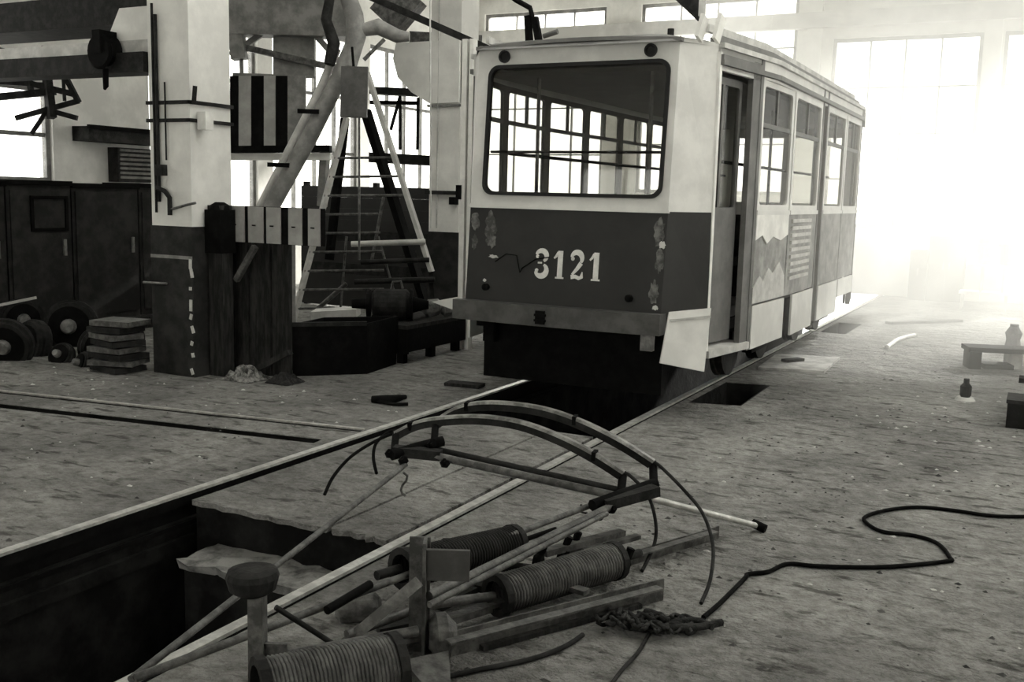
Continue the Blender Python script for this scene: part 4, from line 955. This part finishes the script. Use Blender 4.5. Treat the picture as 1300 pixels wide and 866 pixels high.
MB().lathe(PZ(508, 716, .14), (.7, .5, .0), [(-.02, .05), (.0, .06), (.1, .06)], 14).build('end_cap', 'black_iron', PT)
for a, b in (((555, 770), (600, 748)), ((590, 740), (640, 752)), ((600, 715), (690, 725)), ((480, 800), (530, 790))): MB().bar(PZ(*a, .05), PZ(*b, .06), .06, .03).build('cross_member', 'dark_iron', PT)
quad_plate('foot_plate', [PZ(512, 838, .06), PZ(570, 826, .06), PZ(572, 866, .02), PZ(540, 872, .02)], .02, 'pipe_iron', PT)
# loose boards and iron beside the pantograph
tag(MB().bar(PZ(600, 815, .012), PZ(800, 762, .012), .16, .02).build('wood_batten', 'dark_wood'), 'dark flat batten on the floor beside the angle iron of the pantograph', 'batten')
# rope heap with the long cable
def rope(pts, r, nm, m_, label, cat): 
    return tag(MB().tube(spline(pts, 8), r, 7).build(nm, m_), label, cat)
pts = [(893, 784), (915, 765), (945, 735), (950, 729), (975, 726), (1000, 716), (1040, 719), (1120, 720), (1200, 713), (1206, 708), (1190, 690), (1160, 680), (1120, 675), (1100, 664), (1099, 656), (1125, 648), (1165, 644), (1210, 648), (1260, 655), (1310, 656)]
rope([PZ(*p, .012) for p in pts], .011, 'floor_cable', 'black_iron', 'long black cable snaking over the dusty floor from the rope heap', 'cable')
rope([PZ(*p, .012) for p in ((740, 806), (715, 822), (670, 838), (600, 852), (540, 866))], .010, 'floor_cable', 'dark_iron', 'thin dark cable on the floor below the angle iron of the pantograph', 'cable')
rope([PZ(*p, .010) for p in ((825, 803), (810, 828), (790, 850), (775, 870))], .008, 'floor_cable', 'dark_iron', 'short thin wire running from the rope heap along the floor', 'cable')
hp = MB()
for k in range(15):
    c = []
    x0, y0 = 752+k*4.5, 785+random.uniform(-6, 8)
    for i in range(9): c.append(PZ(x0+i*10+random.uniform(-5, 5), y0+4*i/3+random.uniform(-9, 6), random.uniform(.012, .075)*(1-.07*i)))
    hp.tube(spline(c, 5), random.uniform(.006, .011), 6)
for c in ([(840, 796), (870, 797), (895, 795), (916, 790)], [(850, 792), (880, 788), (905, 796)]): hp.tube(spline([PZ(*p, .03) for p in c], 5), .016, 6)
tag(hp.build('rope_heap', 'dark_rag'), 'tangled heap of dark rope on the floor below the angle iron', 'rope')
# scrap on the floor
tag(MB().tube([PZ(472, 507, .03), PZ(492, 508, .03), PZ(515, 504, .03)], [.03, .045, .02], 8).build('scrap_iron', 'black_iron'), 'small black scrap fitting on the floor behind the collector bows', 'scrap')
rope([PZ(*p, .02) for p in ((478, 509), (500, 513), (518, 513))], .015, 'scrap_iron', 'black_iron', 'forked black scrap on the floor next to the scrap fitting', 'scrap')
tag(MB().bar(PZ(568, 486, .02), PZ(612, 490, .02), .16, .03).build('wood_batten', 'dark_wood'), 'short dark batten on the floor left of the track before the tram', 'batten')
# loose grit and chips
def grit(nm, mt, n, boxes, s0, s1, label, cat):
    m = MB()
    for i in range(n):
        x0, x1, y0, y1 = random.choice(boxes); c = Vector((random.uniform(x0, x1), random.uniform(y0, y1), 0)); s = random.uniform(s0, s1)*random.uniform(.4, 1)
        if abs(c.x) < .85: continue
        a = random.uniform(0, 6.28); P = [c+Vector((math.cos(a+k*1.57)*s*random.uniform(.5, 1.4), math.sin(a+k*1.57)*s*random.uniform(.4, 1), 0)) for k in range(4)] + [c+Vector((0, 0, s*random.uniform(.3, .7)))]
        m.add(P, [(0, 1, 4), (1, 2, 4), (2, 3, 4), (3, 0, 4)])
    o = m.build(nm, mt); o['kind'] = 'stuff'; return tag(o, label, cat)
grit('floor_grit', 'debris', 900, [(1.3, 5, -5, 6), (1.5, 4, -4, 2), (-6, -.9, -5, 0)], .008, .026, 'dark grit and clods scattered over the dusty floor', 'grit')
grit('floor_chips', 'chip', 260, [(1.6, 5, -5, 6), (2.2, 4.2, -3, 3), (-5, -.9, -4, -.5)], .008, .028, 'pale chips scattered over the dusty floor', 'chips')

# ================================================================ HAZE of the sunlit end bay
hz = MB().slab([[(1.37, 1.0), (6.45, 1.0), (6.45, 13.28), (-2.6, 13.28), (-2.6, 8.1), (1.37, 8.1)]], FLAT(5.7), 5.67).build('haze', 'plaster', at=(0, 0, 0))
hm = bpy.data.materials.new('dust_haze'); hm.use_nodes = True; N = hm.node_tree.nodes; N.remove(N['Principled BSDF'])
vsn = N.new('ShaderNodeVolumeScatter'); vsn.inputs['Density'].default_value = .2; vsn.inputs['Anisotropy'].default_value = .5; vsn.inputs['Color'].default_value = (1, .99, .96, 1)
tcn = N.new('ShaderNodeNewGeometry'); sx = N.new('ShaderNodeSeparateXYZ'); hm.node_tree.links.new(tcn.outputs['Position'], sx.inputs[0])
mr = N.new('ShaderNodeMapRange'); mr.inputs[1].default_value = 1.0; mr.inputs[2].default_value = 9.0; mr.inputs[3].default_value = .06; mr.inputs[4].default_value = .115
hm.node_tree.links.new(sx.outputs['Y'], mr.inputs[0]); hm.node_tree.links.new(mr.outputs[0], vsn.inputs['Density'])
hm.node_tree.links.new(vsn.outputs[0], N['Material Output'].inputs['Volume'])
hz.data.materials.clear(); hz.data.materials.append(hm); hz['kind'] = 'stuff'; tag(hz, 'bright dusty haze filling the sunlit end of the hall', 'haze')
